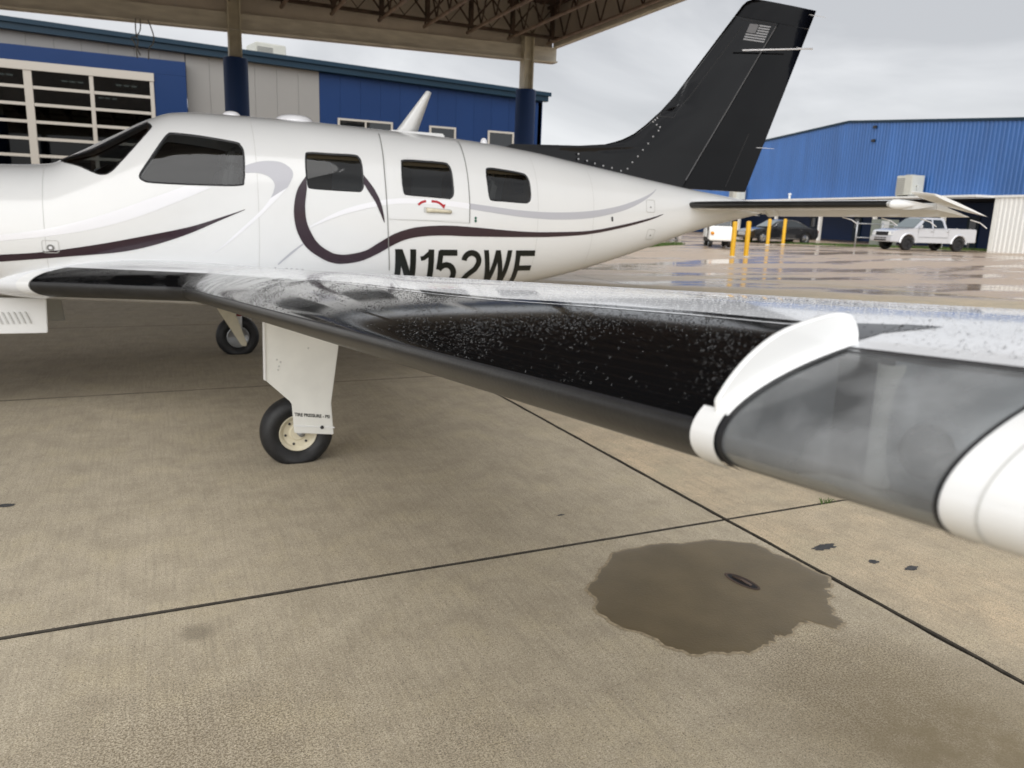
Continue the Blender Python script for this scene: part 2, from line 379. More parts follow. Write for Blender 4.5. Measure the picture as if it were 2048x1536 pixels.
def slab_mesh(glo, ghi):
    # top with slightly ragged, rounded edges
    gap = .0075; hx = SX/2-gap; ylo, yhi = -SY/2+glo, SY/2-ghi; rim = []
    def edge(a, b, n=44):
        return [(a[0]+(b[0]-a[0])*t, a[1]+(b[1]-a[1])*t) for t in np.arange(n)/n]
    c = [(-hx, ylo), (hx, ylo), (hx, yhi), (-hx, yhi)]
    for k in range(4): rim += edge(c[k], c[(k+1) % 4])
    rim = np.array(rim); n = len(rim)
    w = np.convolve(np.tile(RNG.normal(size=n), 3), np.ones(3)/3, 'same')[n:2*n]*.0022
    d = -rim/np.linalg.norm(rim, axis=1)[:, None]
    w = w*(1.6 if glo+ghi > .01 else .6)
    r0 = rim+d*(w[:, None]+.001); r1 = rim+d*(w[:, None]+.006+np.abs(RNG.normal(size=n))[:, None]*.002); r2 = rim*.985
    m = MB(); v = [(p[0], p[1], -.06) for p in r0]+[(p[0], p[1], -.006) for p in r0]+[(p[0], p[1], -.0008) for p in r1]+[(p[0], p[1], 0) for p in r2]
    f = [(k*n+i, k*n+(i+1) % n, (k+1)*n+(i+1) % n, (k+1)*n+i) for k in range(3) for i in range(n)]+[tuple(3*n+i for i in range(n))]
    me = bpy.data.meshes.new('slab'); me.from_pydata(v, [], f); me.update(); fixn(me); me.materials.append(MT['slab']); me.materials.append(MT['joint'])
    for p_ in me.polygons:
        if p_.normal.z < .93: p_.material_index = 1
    return me
SM = {-1: slab_mesh(.004, .007), 0: slab_mesh(.007, .003), 1: slab_mesh(.003, .003)}
for i in range(I0, I1):
    for j in range(J0, J1):
        o = bpy.data.objects.new('slab', SM[j if j in (-1, 0) else 1]); COL.objects.link(o); o.parent = apron
        o.location = (JX+(i+.5)*SX, JY+(j+.5)*SY, 0)
        t = random.random()
        if i >= 0: o.color = (.74+.03*t, .575+.02*t, .375+.015*t, 1)
        elif j >= 0: o.color = (.60+.02*t, .52+.02*t, .39+.015*t, 1)
        else: o.color = (.62, .545, .41, 1)
# soaked patch round the tie-down anchor
pd = [(1.583, 2.532), (1.685, 2.664), (1.842, 2.793), (2.08, 2.84), (2.343, 2.799), (2.549, 2.68), (2.615, 2.50), (2.615, 2.30), (2.60, 2.216), (2.50, 2.165), (2.44, 2.06), (2.385, 1.985), (2.315, 1.945), (2.235, 2.02), (2.11, 1.985), (2.015, 1.95), (1.9, 1.941), (1.80, 1.95), (1.699, 2.002), (1.627, 2.083), (1.548, 2.265), (1.537, 2.415)]
pp = catmull(pd, 9, True)
def jag(p, i):
    k = .013*math.sin(i*.31+1)+.008*math.sin(i*.71)+.004*math.sin(i*1.7)+random.uniform(-.0022, .0022)
    if p[1] < 2.2 and p[0] > 1.85: k += random.uniform(-.010, .010)
    c_ = np.array((2.1, 2.4)); d = (p-c_)/np.linalg.norm(p-c_); return p+d*k
pp = [jag(p, i) for i, p in enumerate(pp)]
m = MB(); ctr = np.array((2.1, 2.4))
rings = [1.028, 1.0, .93, .75, .5, .25]
v = [tuple(ctr+(p-ctr)*r)+((.0012 if r > 1.01 else .0025 if r == 1 else .003),) for r in rings for p in pp]+[(2.1, 2.4, .003)]
n = len(pp); f = [(k*n+i, k*n+(i+1) % n, (k+1)*n+(i+1) % n, (k+1)*n+i) for k in range(len(rings)-1) for i in range(n)]+[((len(rings)-1)*n+i, (len(rings)-1)*n+(i+1) % n, len(v)-1) for i in range(n)]
m.add(v, f); wp = obj('wet_patch', m, 'puddle', base=(2.1, 2.4, 0), smooth=True); tag(wp, kind='structure')
wp.data.materials.append(mat('damp_concrete_rim', (.30, .245, .165), .6, var=.3, vscale=60))
for i_ in range(n): wp.data.polygons[i_].material_index = 1
# faded taxi line
a, b = np.array((12.6, 20.2)), np.array((19.4, 9.7)); d = (b-a)/np.linalg.norm(b-a); nrm = np.array((-d[1], d[0]))*.035
m = MB(); rows = []
for t in np.linspace(0, 1, 40):
    p = a+(b-a)*t; rows.append([(p[0]-nrm[0], p[1]-nrm[1], max(HT(*p), 0)+.005), (p[0]+nrm[0], p[1]+nrm[1], max(HT(*p), 0)+.005)])
tag(obj('painted_line', m.grid(rows), 'paintline', base=(16, 15, 0)), kind='structure')
# tie-down anchor sunk in the slab
td = thing('tie_down_anchor', (2.243, 2.382, 0), 'small dark oval tie-down anchor sunk in the middle of the wet patch', 'anchor')
ang = math.atan2(-.165, .03)
Mx = Matrix.Translation((2.243, 2.382, 0)) @ Matrix.Rotation(ang, 4, 'Z')
def oval(a_, b_, z, n=28): return [(a_*math.cos(2*math.pi*k/n), b_*math.sin(2*math.pi*k/n), z) for k in range(n)]
o1, o2, o3 = oval(.092, .038, .0045), oval(.082, .030, .007), oval(.078, .026, .0042)
m = MB().add(o1+o2+o3, [(i, (i+1) % 28, 28+(i+1) % 28, 28+i) for i in range(28)]+[(28+i, 28+(i+1) % 28, 56+(i+1) % 28, 56+i) for i in range(28)]).xf(Mx)
obj('rim', m, 'rust', td, smooth=True)
obj('recess', MB().add(oval(.079, .027, .0046), [tuple(range(28))]).xf(Mx), 'seal', td)
obj('tie_bar', MB().tube([(-.05, 0, .006), (.0, 0, .010), (.05, 0, .006)], .006, 8).xf(Mx), 'rust', td, smooth=True)
for k, (x, y, sx, sy, lab) in enumerate([(2.875, 2.53, .075, .026, 'largest dark rubber scuff on the concrete beyond the slab joint'), (2.97, 2.32, .028, .02, 'small round dark scuff on the concrete between two bigger scuffs'), (3.08, 2.21, .042, .018, 'curved dark scuff on the concrete under the wing tip'), (-.74, 4.40, .05, .022, 'dark oil spot on the concrete left of the main wheel'), (1.86, 3.33, .022, .010, 'tiny dark chip mark just beyond the slab joint')]):
    pts = [(x+sx*math.cos(t)*(1+.3*random.uniform(-1, 1)), y+sy*math.sin(t)*(1+.35*random.uniform(-1, 1)), .002) for t in np.linspace(0, 6.28, 22)[:-1]]
    m = MB().add([(x, y, .0022)]+pts, [(0, i+1, (i+1) % 21+1) for i in range(21)])
    tag(obj('rubber_scuff', m, 'oil'), lab, 'scuff', 'scuffs on the concrete')
# a weed in the joint
m = MB()
for k in range(26):
    x, y = 3.36+random.gauss(0, .025), 2.985+random.gauss(0, .006); a_ = random.uniform(0, 6.28); l = random.uniform(.015, .04)
    dx, dy = math.cos(a_)*l*.7, math.sin(a_)*l*.7
    m.add([(x-.002, y, -.01), (x+.002, y, -.01), (x+dx*.6, y+dy*.6, l*.6), (x+dx, y+dy, l*.75)], [(0, 1, 2), (0, 2, 3)])
tag(obj('weed', m, 'grass'), 'tiny green weed sprouting from the concrete joint', 'weed')

# ------------------------------------------------------------------ aircraft
AC = thing('airplane', (1.0, 6.6, 0), 'white single-engine airplane with black tail fin and dark swirling stripes under the canopy', 'airplane')
YC = 6.6
FST = np.array([(-2.75,1.34,1.12,.16),(-2.6,1.46,1.03,.28),(-2.2,1.60,.93,.42),(-1.6,1.69,.86,.52),(-1.0,1.74,.83,.585),(-.62,1.765,.825,.615),(-.5,1.82,.82,.622),(-.2,1.985,.82,.635),(.05,2.12,.82,.64),(.2,2.172,.82,.64),(.42,2.19,.82,.64),(1.0,2.19,.82,.64),(1.6,2.175,.82,.638),(2.2,2.155,.82,.62),(2.7,2.125,.845,.575),(3.13,2.085,.905,.515),(3.6,2.02,1.0,.445),(4.0,1.965,1.105,.38),(4.5,1.895,1.255,.305),(5.0,1.83,1.41,.23),(5.4,1.785,1.51,.17),(5.75,1.745,1.585,.10),(5.95,1.71,1.63,.04)])
def pchip(xs_, ys_, x):
    h = np.diff(xs_); d = np.diff(ys_)/h; m_ = np.zeros(len(xs_))
    for i in range(1, len(xs_)-1):
        if d[i-1]*d[i] > 0:
            w1 = 2*h[i]+h[i-1]; w2 = h[i]+2*h[i-1]; m_[i] = (w1+w2)/(w1/d[i-1]+w2/d[i])
    m_[0] = d[0]; m_[-1] = d[-1]
    x = np.clip(x, xs_[0], xs_[-1]); i = np.clip(np.searchsorted(xs_, x)-1, 0, len(xs_)-2); t = (x-xs_[i])/h[i]
    return (2*t**3-3*t**2+1)*ys_[i]+(t**3-2*t**2+t)*h[i]*m_[i]+(-2*t**3+3*t**2)*ys_[i+1]+(t**3-t**2)*h[i]*m_[i+1]
def fsec(x):
    zt = pchip(FST[:, 0], FST[:, 1], x); zb = pchip(FST[:, 0], FST[:, 2], x); w = pchip(FST[:, 0], FST[:, 3], x)
    return zt, zb, w, (zt+zb)*.5-.02
NE = 2.35
def side_y(x, z):
    zt, zb, w, zc = fsec(x); h = np.where(z > zc, zt-zc, zc-zb); r = np.clip(np.abs(z-zc)/h, 0, .9995)
    return YC-w*(1-r**NE)**(1/NE)
def skin(x, z, off=0.):
    "a point on the left skin, moved outwards by off"
    y = side_y(x, z); e = .004
    gx = (side_y(x+e, z)-side_y(x-e, z))/(2*e); gzz = (side_y(x, z+e)-side_y(x, z-e))/(2*e)
    n_ = np.array([gx, -1., gzz]); n_ /= np.linalg.norm(n_)
    return (x+n_[0]*off, y+n_[1]*off, z+n_[2]*off)
def fus_ring(x, n=72, sc=1.0):
    zt, zb, w, zc = fsec(x); out = []
    for k in range(n):
        a_ = 2*math.pi*k/n; ca, sa = math.cos(a_), math.sin(a_)
        y = YC-sc*w*math.copysign(abs(ca)**(2/NE), ca); z = zc+sc*((zt-zc) if sa > 0 else (zc-zb))*math.copysign(abs(sa)**(2/NE), sa)
        out.append((x, y, z))
    return out
def loft(rings_, cap0=True, cap1=True):
    n_ = len(rings_[0]); v_ = [p for r_ in rings_ for p in r_]
    f_ = [(i*n_+k, i*n_+(k+1) % n_, (i+1)*n_+(k+1) % n_, (i+1)*n_+k) for i in range(len(rings_)-1) for k in range(n_)]
    if cap0: f_.append(tuple(range(n_)))
    if cap1: f_.append(tuple((len(rings_)-1)*n_+k for k in range(n_)))
    return MB().add(v_, f_)
fx = np.concatenate([np.linspace(-2.75, -.7, 30), np.linspace(-.66, .5, 40), np.linspace(.55, 5.95, 95)])
fus = obj('fuselage', loft([fus_ring(x) for x in fx]), 'white', AC, smooth=True)
# window outlines (x, z) on the skin
WIN = dict(
 windshield=[(-0.535,1.786),(-0.404,1.74),(-0.313,1.699),(-0.259,1.692),(-0.216,1.713),(-0.158,1.776),(-0.06,1.893),(0.041,2.02),(0.050,2.045),(0.032,2.066),(0.008,2.066),(-0.153,1.972),(-0.347,1.86)],
 cockpit=[(-0.043,1.698),(-0.018,1.66),(0.05,1.65),(0.335,1.649),(0.593,1.658),(0.628,1.691),(0.639,1.802),(0.64,1.901),(0.623,1.939),(0.588,1.961),(0.358,1.988),(0.191,1.997),(0.153,1.988),(0.115,1.943),(0.028,1.812)],
 w2=[(1.074,1.892),(1.103,1.92),(1.258,1.922),(1.44,1.923),(1.476,1.906),(1.489,1.866),(1.491,1.777),(1.49,1.696),(1.469,1.658),(1.43,1.652),(1.235,1.655),(1.103,1.66),(1.075,1.677),(1.066,1.773)],
 w3=[(1.807,1.877),(1.833,1.91),(2.008,1.913),(2.161,1.91),(2.201,1.897),(2.219,1.855),(2.224,1.757),(2.222,1.667),(2.194,1.631),(2.156,1.63),(1.979,1.638),(1.839,1.644),(1.807,1.661),(1.797,1.755)],
 w4=[(2.535,1.853),(2.566,1.891),(2.722,1.884),(2.876,1.868),(2.922,1.85),(2.943,1.806),(2.949,1.731),(2.943,1.657),(2.917,1.627),(2.867,1.621),(2.691,1.627),(2.577,1.63),(2.545,1.653),(2.534,1.752)])
WIN = {k: catmull(v_, 5, True) for k, v_ in WIN.items()}
def scaled(poly, d_):
    "inset (d<0) or outset a convex outline by about d metres"
    P_ = np.array(poly); n_ = len(P_); area = .5*np.sum(P_[:, 0]*np.roll(P_[:, 1], -1)-np.roll(P_[:, 0], -1)*P_[:, 1]); sgn = 1 if area > 0 else -1
    t_ = np.roll(P_, -1, 0)-np.roll(P_, 1, 0); t_ /= np.linalg.norm(t_, axis=1)[:, None]+1e-9
    return P_+d_*sgn*np.stack([t_[:, 1], -t_[:, 0]], 1)
cut = MB()
for k, pol in WIN.items():
    for mir in (0, 1):
        y0_, y1_ = (5.6, 6.55) if k == 'windshield' else (5.6, 6.4)
        if mir: y0_, y1_ = 2*YC-y0_, 2*YC-y1_
        c_ = MB().prism([tuple(p) for p in pol], y0_, y1_); cut.add(c_.v, c_.f)
co = obj('cutter', cut, 'dark', AC); bo = fus.modifiers.new('b', 'BOOLEAN'); bo.operation = 'DIFFERENCE'; bo.solver = 'EXACT'; bo.object = co
inner = None
dg = bpy.context.evaluated_depsgraph_get(); me2 = bpy.data.meshes.new_from_object(fus.evaluated_get(dg)); fus.modifiers.clear()
b_ = bmesh.new(); b_.from_mesh(me2)
# open the skin: drop the faces the cutters left inside the cabin
kill = []
for fc in b_.faces:
    c_ = fc.calc_center_median()+ROOT[AC]; yy = c_.y if c_.y < YC else 2*YC-c_.y
    if c_.x < 3.2 and c_.x > -.7 and c_.z > 1.55 and yy > side_y(c_.x, c_.z)+.02: kill.append(fc)
bmesh.ops.delete(b_, geom=kill, context='FACES'); b_.to_mesh(me2); b_.free()
old = fus.data; fus.data = me2; me2.name = 'fuselage'
if not me2.materials: me2.materials.append(MT['white'])
me2.polygons.foreach_set('use_smooth', [True]*len(me2.polygons)); me2.set_sharp_from_angle(angle=R(35))
bpy.data.objects.remove(co); bpy.data.meshes.remove(old)

def patch(poly, off, rings_=(1, .8, .55, .3, .1), mirror=False):
    P_ = np.array(poly); c_ = P_.mean(0); n_ = len(P_)
    v_ = [skin(*(c_+(p-c_)*r_), off) for r_ in rings_ for p in P_]+[skin(*c_, off)]
    if mirror: v_ = [(a_, 2*YC-b2, z_) for a_, b2, z_ in v_]
    f_ = [(k*n_+i, k*n_+(i+1) % n_, (k+1)*n_+(i+1) % n_, (k+1)*n_+i) for k in range(len(rings_)-1) for i in range(n_)]+[((len(rings_)-1)*n_+i, (len(rings_)-1)*n_+(i+1) % n_, len(v_)-1) for i in range(n_)]
    return MB().add(v_, f_)
def ring(pa, pb, offa, offb, mirror=False):
    n_ = len(pa); v_ = [skin(*p, offa) for p in pa]+[skin(*p, offb) for p in pb]
    if mirror: v_ = [(a_, 2*YC-b2, z_) for a_, b2, z_ in v_]
    return MB().add(v_, [(i, (i+1) % n_, n_+(i+1) % n_, n_+i) for i in range(n_)])
for k, pol in WIN.items():
    nm = {'windshield': 'windshield', 'cockpit': 'cockpit_window'}.get(k, 'cabin_window')
    for mir in (False, True):
        pn = obj(nm, patch(scaled(pol, -.002), -.006, mirror=mir), 'glass', AC, smooth=True)
        obj('window_seal', ring(scaled(pol, -.009), scaled(pol, .0035), -.004, .0012, mir), 'seal', pn, smooth=True)
        if mir and k != 'windshield': obj('window_shade', patch(scaled(pol, .012), -.03, mirror=True), 'tan' if k != 'cockpit' else 'cabin', pn, smooth=True)  # closed far-side shades, added to block the view through the cabin
        if k in ('w2', 'w3', 'w4') and not mir:
            P_ = np.array(pol); zt_ = P_[:, 1].max(); x0_, x1_ = P_[:, 0].min()+.01, P_[:, 0].max()-.01
            rows = [[skin(x, z, -.02) for x in np.linspace(x0_, x1_, 8)] for z in np.linspace(zt_-.035, zt_+.01, 4)]
            obj('window_shade', MB().grid(rows), 'tan', pn, smooth=True)
# cabin inside
obj('cabin_floor', MB().box(-.4, 2.4, 6.25, 6.95, 1.0, 1.03), 'cabin', AC)
obj('bulkhead', MB().add(fus_ring(3.12, 40, .97), [tuple(range(40))]), 'tan', AC)
obj('instrument_panel', MB().box(-.42, -.28, 6.1, 7.1, 1.3, 1.66), 'dark', AC, bevel=.02)
obj('glare_shield', MB().prism([(-.50, 1.70), (-.2, 1.70), (-.18, 1.66), (-.50, 1.64)], 6.30, 6.90), 'dark', AC, bevel=.008)
obj('glint_plate', MB().grid([[(-.33+.30*t_, 6.26+.05*k+.02*math.sin(t_*9), 1.712+.115*t_+.02*math.sin(t_*5+k)) for t_ in np.linspace(0, 1, 9)] for k in range(5)]), 'pearl', AC, smooth=True)  # added pale plate standing in for the bright glint in the windshield
def seat(x, y, face):
    s_ = MB().prism([(-.24, 1.22), (.22, 1.22), (.25, 1.32), (-.22, 1.35)], -.22, .22)
    b2 = MB().prism([(.16, 1.30), (.26, 1.30), (.36, 1.78), (.27, 1.80)], -.21, .21)
    h_ = MB().prism([(.28, 1.80), (.36, 1.79), (.38, 1.93), (.31, 1.94)], -.12, .12)
    Mx_ = Matrix.Translation((x, y, 0)) @ Matrix.Rotation(0 if face else math.pi, 4, 'Z')
    so = obj('seat', s_.xf(Mx_), 'seat', AC, bevel=.03); obj('seat_back', b2.xf(Mx_), 'seat', so, bevel=.03); obj('headrest', h_.xf(Mx_), 'seat', so, bevel=.03)
for x, y, fc in [(.25, 6.3, 1), (.25, 6.9, 1), (1.05, 6.3, 0), (1.05, 6.9, 0), (2.3, 6.3, 1), (2.3, 6.9, 1)]: seat(x, y, fc)

# painted stripes as thin vinyl on the skin
def ribbon(name, U, Lo, m_, off, n=8, par=None):
    A_, B_ = catmull(U, n), catmull(Lo, n)
    k_ = max(len(A_), len(B_))
    def rs(P_):
        P_ = np.array(P_); s_ = np.linspace(0, 1, len(P_)); q_ = np.linspace(0, 1, k_); return np.stack([np.interp(q_, s_, P_[:, 0]), np.interp(q_, s_, P_[:, 1])], 1)
    A_, B_ = rs(A_), rs(B_); w_ = 5
    rows = [[skin(*(A_[i]+(B_[i]-A_[i])*t_), off) for t_ in np.linspace(0, 1, w_)] for i in range(k_)]
    return obj(name, MB().grid(rows), m_, par or fus, smooth=True)
ROOT[fus] = ROOT[AC]
ribbon('pearl_stripe', [(-0.994,1.262),(-0.882,1.281),(-0.597,1.333),(-0.299,1.422),(0.012,1.545),(0.238,1.638)], [(-0.997,1.227),(-0.886,1.242),(-0.601,1.281),(-0.304,1.343),(0.007,1.452),(0.415,1.639)], 'pearl', .0016)
ribbon('silver_hook_stripe', [(0.645,1.799),(0.747,1.833),(0.869,1.84),(0.947,1.806),(0.972,1.75),(0.927,1.659)], [(0.643,1.747),(0.724,1.751),(0.798,1.73),(0.837,1.68),(0.825,1.62),(0.805,1.58)], 'silver', .0018)
ribbon('pearl_hook_tail', [(0.927,1.659),(0.835,1.56),(0.727,1.45),(0.586,1.323),(0.466,1.224),(0.363,1.155)], [(0.805,1.58),(0.757,1.515),(0.675,1.431),(0.559,1.322),(0.455,1.224),(0.363,1.155)], 'pearl', .0018)
ribbon('thin_silver_stripe', [(1.031,1.262),(0.938,1.19),(0.851,1.102)], [(1.036,1.254),(0.949,1.178),(0.858,1.096)], 'silver', .0018)
ribbon('pearl_stripe', [(1.081,1.389),(1.343,1.521),(1.685,1.607),(1.978,1.619),(2.222,1.609),(2.36,1.60)], [(1.081,1.378),(1.343,1.484),(1.684,1.566),(1.977,1.581),(2.222,1.568),(2.36,1.555)], 'pearl', .0031)
ribbon('silver_stripe', [(2.36,1.60),(2.53,1.585),(2.856,1.559),(3.21,1.554),(3.584,1.578),(3.879,1.625),(4.086,1.68),(4.288,1.749),(4.41,1.808)], [(2.36,1.555),(2.53,1.537),(2.858,1.506),(3.213,1.494),(3.586,1.517),(3.88,1.572),(4.084,1.632),(4.282,1.724),(4.408,1.804)], 'silver', .0018)
ribbon('dark_stripe', [(-1.40,1.12),(-1.062,1.143),(-0.895,1.155),(-0.653,1.176),(-0.348,1.227),(-0.087,1.282),(0.242,1.359),(0.469,1.436),(0.626,1.494)], [(-1.40,1.07),(-1.07,1.094),(-0.901,1.109),(-0.506,1.148),(-0.198,1.181),(0.019,1.232),(0.24,1.312),(0.468,1.418),(0.626,1.491)], 'maroon', .0026)
ribbon('dark_horn_stripe', [(1.494,1.777),(1.566,1.684),(1.616,1.586),(1.642,1.483),(1.648,1.429)], [(1.494,1.71),(1.526,1.657),(1.574,1.584),(1.615,1.496),(1.644,1.429)], 'maroon', .0046)
ribbon('dark_swirl_stripe', [(1.062,1.745),(0.997,1.648),(0.968,1.524),(0.971,1.415),(1.001,1.315),(1.065,1.222),(1.176,1.147),(1.258,1.116),(1.338,1.109),(1.469,1.13),(1.598,1.187),(1.716,1.256),(1.825,1.304),(1.964,1.331),(2.153,1.341),(2.381,1.338),(2.868,1.34),(3.224,1.349),(3.6,1.378),(3.994,1.446),(4.3,1.518),(4.46,1.573)],
 [(1.066,1.663),(1.058,1.612),(1.048,1.527),(1.058,1.417),(1.102,1.317),(1.156,1.25),(1.233,1.201),(1.291,1.183),(1.371,1.182),(1.502,1.212),(1.605,1.274),(1.725,1.344),(1.849,1.387),(1.962,1.407),(2.15,1.419),(2.377,1.413),(2.864,1.386),(3.22,1.388),(3.596,1.407),(3.99,1.471),(4.298,1.536),(4.46,1.578)], 'maroon', .0044)
# registration letters
def stroke(P_, w_, ends=None):
    P_ = [np.array(p, float) for p in P_]; out = []
    Q = [P_[0]]
    for a_, b2 in zip(P_[:-1], P_[1:]):
        k_ = max(1, int(np.linalg.norm(b2-a_)/.02))
        for t_ in range(1, k_+1): Q.append(a_+(b2-a_)*t_/k_)
    for i, p in enumerate(Q):
        d_ = Q[min(i+1, len(Q)-1)]-Q[max(i-1, 0)]; d_ /= np.linalg.norm(d_)+1e-9; n_ = np.array((-d_[1], d_[0]))*w_/2
        out.append([p-n_, p, p+n_])
    return out
def slash(x0, x1, z0, z1, w_, k=14):
    "a slanted stem with level ends"
    return [[np.array((x0+(x1-x0)*t_-w_/2, z0+(z1-z0)*t_)), np.array((x0+(x1-x0)*t_+w_/2, z0+(z1-z0)*t_))] for t_ in np.linspace(0, 1, k)]
def arc(cx, cz, rx, rz, a0, a1, n_=16): return [(cx+rx*math.cos(R(a_)), cz+rz*math.sin(R(a_))) for a_ in np.linspace(a0, a1, n_)]
H_ = .31; q = .049
def glyph(ch, w_):
    if ch == 'N': return [slash(q/2, q/2, 0, H_, q), slash(w_-q/2, w_-q/2, 0, H_, q), slash(w_-q*.62, q*.62, 0, H_, q*1.2)]
    if ch == '1': return [slash(w_-q/2, w_-q/2, 0, H_, q), stroke([(.0, H_-.075), (.03, H_-.068), (w_-q*.8, H_-.03)], q*.75)]
    if ch == '5': return [stroke([(.03, H_-q/2), (w_-.012, H_-q/2)], q), stroke([(.04, H_-.01), (.024, .145)], q*.9), stroke(arc(w_*.46, .105, w_*.46-q/2+.008, .105-q/2, 150, -155), q)]
    if ch == '2': return [stroke(arc(w_/2, H_-.093, w_/2-q/2, .093-q/2, 175, -25)+[(w_*.72, .15), (w_*.36, .095), (q*.6, q*.75)], q), stroke([(0, q/2), (w_, q/2)], q)]
    if ch == 'W': return [slash(w_*.25, q*.45, 0, H_, q*.92), slash(w_*.25, w_*.5, 0, H_, q*.92), slash(w_*.75, w_*.5, 0, H_, q*.92), slash(w_*.75, w_-q*.45, 0, H_, q*.92)]
    if ch == 'F': return [slash(q/2, q/2, 0, H_, q), stroke([(q/2, H_-q/2), (w_, H_-q/2)], q), stroke([(q/2, H_*.5), (w_*.9, H_*.5)], q*.95)]
for ch, x0_, x1_ in [('N', 1.74, 1.913), ('1', 1.952, 2.066), ('5', 2.086, 2.280), ('2', 2.306, 2.493), ('W', 2.512, 2.785), ('F', 2.822, 3.02)]:
    m = MB()
    for rows in glyph(ch, x1_-x0_): m.grid([[skin(x0_+p[0]+.12*(H_-p[1]), .918+p[1], .0036) for p in r_] for r_ in rows])
    obj('registration_letter', m, 'letter', fus)
# door, seams, handle
dl = [(1.687,2.109),(1.669,1.977),(1.66,1.748),(1.672,1.449),(1.685,1.258),(1.714,1.058)]; dr = [(2.374,2.102),(2.361,2.005),(2.357,1.883),(2.358,1.724),(2.361,1.587),(2.362,1.444)]
def seam(P_, w_, m_='seam', off=.005, par=None, nm='seam'):
    rows = [[skin(*p, off) for p in r_] for r_ in stroke(catmull(P_, 5), w_)]; return obj(nm, MB().grid(rows), m_, par or fus)
do_out = catmull(dr[::-1]+[(2.362, 1.46)][:0], 4)
# the upper door leaf: a skin patch round its window, 2 mm proud
W3 = np.array(WIN['w3']); c3 = W3.mean(0)
def door_r(a_):
    x0_, x1_, z0_, z1_ = 1.676, 2.356, 1.458, 2.10; dx, dz = math.cos(a_), math.sin(a_); t_ = 9.
    if dx > 1e-6: t_ = min(t_, (x1_-c3[0])/dx)
    if dx < -1e-6: t_ = min(t_, (x0_-c3[0])/dx)
    if dz > 1e-6: t_ = min(t_, (z1_-c3[1])/dz)
    if dz < -1e-6: t_ = min(t_, (z0_-c3[1])/dz)
    return t_
inn = scaled(W3, .012); angs = [math.atan2(p[1]-c3[1], p[0]-c3[0]) for p in inn]
rows = []
for t_ in np.linspace(0, 1, 8):
    rows.append([skin(*(c3+(np.array(p)-c3)*(1-t_)+t_*door_r(a_)*np.array((math.cos(a_), math.sin(a_)))), .0022) for p, a_ in zip(inn, angs)])
rows = [r_+[r_[0]] for r_ in rows]
door = obj('cabin_door', MB().grid(rows), 'white', AC, smooth=True)
seam(dl, .007, par=door); seam(dr, .007, par=door); seam([(1.675,1.457),(1.977,1.454),(2.362,1.444)], .004, 'seamL', par=door)
hp = [skin(1.985+.21*t_, 1.535-.008*t_, .014) for t_ in np.linspace(0, 1, 5)]
hd = obj('door_handle', MB().tube(hp, [.02, .017, .014, .012, .013], 10), 'cream', door, smooth=True)
obj('handle_recess', MB().grid([[skin(*p, .006) for p in r_] for r_ in stroke([(1.965, 1.537), (2.19, 1.527)], .040)]), 'seamL', hd)
obj('handle_arrow', MB().grid([[skin(*p, .0055) for p in r_] for r_ in stroke(catmull([(1.919,1.572),(1.95,1.593),(1.985,1.603)], 4), .018)]), 'red', door)
obj('handle_arrow', MB().grid([[skin(*p, .0055) for p in r_] for r_ in stroke(catmull([(2.03,1.603),(2.083,1.598),(2.128,1.572)], 4), .018)]), 'red', door)
obj('arrow_head', MB().add([skin(2.105, 1.578, .006), skin(2.150, 1.585, .006), skin(2.135, 1.548, .006)], [(0, 1, 2)]), 'red', door)
for x, z in ((2.416, 1.462), (2.416, 1.485), (3.835, 1.524), (3.838, 1.505)):
    obj('marker_dot', patch([(x+.011*math.cos(t_), z+.011*math.sin(t_)) for t_ in np.linspace(0, 6.28, 12)[:-1]], .004, (1, .5)), 'green' if x < 3 else 'seal', fus)
def rrect(cx, cz, hx, hz, r_, n_=5):
    out = []
    for sx_, sz_, a0 in ((1, 1, 0), (-1, 1, 90), (-1, -1, 180), (1, -1, 270)):
        out += [(cx+sx_*(hx-r_)+r_*math.cos(R(a0+90*t_/n_)), cz+sz_*(hz-r_)+r_*math.sin(R(a0+90*t_/n_))) for t_ in range(n_+1)]
    return out
for cx, cz, hx, hz in ((4.30, 1.645, .055, .06), (4.335, 1.385, .05, .05)):
    pl = rrect(cx, cz, hx, hz, .02); obj('inspection_plate', ring(pl, scaled(pl, -.006), .002, .003), 'seamL', fus)
    obj('rivet', patch([(cx+.008*math.cos(t_), cz-.01+.008*math.sin(t_)) for t_ in np.linspace(0, 6.28, 10)[:-1]], .004, (1, .4)), 'seam', fus)
pl = rrect(-.604, 1.212, .05, .042, .015); sp = obj('static_port', ring(pl, scaled(pl, -.004), .003, .003), 'seamL', fus)
obj('port_ring', patch([(-.604+.022*math.cos(t_), 1.205+.022*math.sin(t_)) for t_ in np.linspace(0, 6.28, 18)[:-1]], .0045, (1, .6, .3)), 'seam', sp)
obj('port_hole', patch([(-.604+.010*math.cos(t_), 1.205+.010*math.sin(t_)) for t_ in np.linspace(0, 6.28, 14)[:-1]], .006, (1, .4)), 'pearl', sp)
for dx in (-.04, .04): obj('screw', patch([(-.604+dx+.007*math.cos(t_), 1.178+.007*math.sin(t_)) for t_ in np.linspace(0, 6.28, 10)[:-1]], .0045, (1, .4)), 'seam', sp)
# skin joints of the fuselage
for xx in (-.93, -.63, .72, 3.02, 3.62):
    zt, zb, w, zc = [float(t_) for t_ in fsec(xx)]
    seam([(xx, zc+(zt-zc)*t_) for t_ in (-.75, -.4, 0, .4, .7, .9, .97)], .003, 'seamL', .0011)
for k in range(26):   # rivet line above the dorsal fin root
    pass
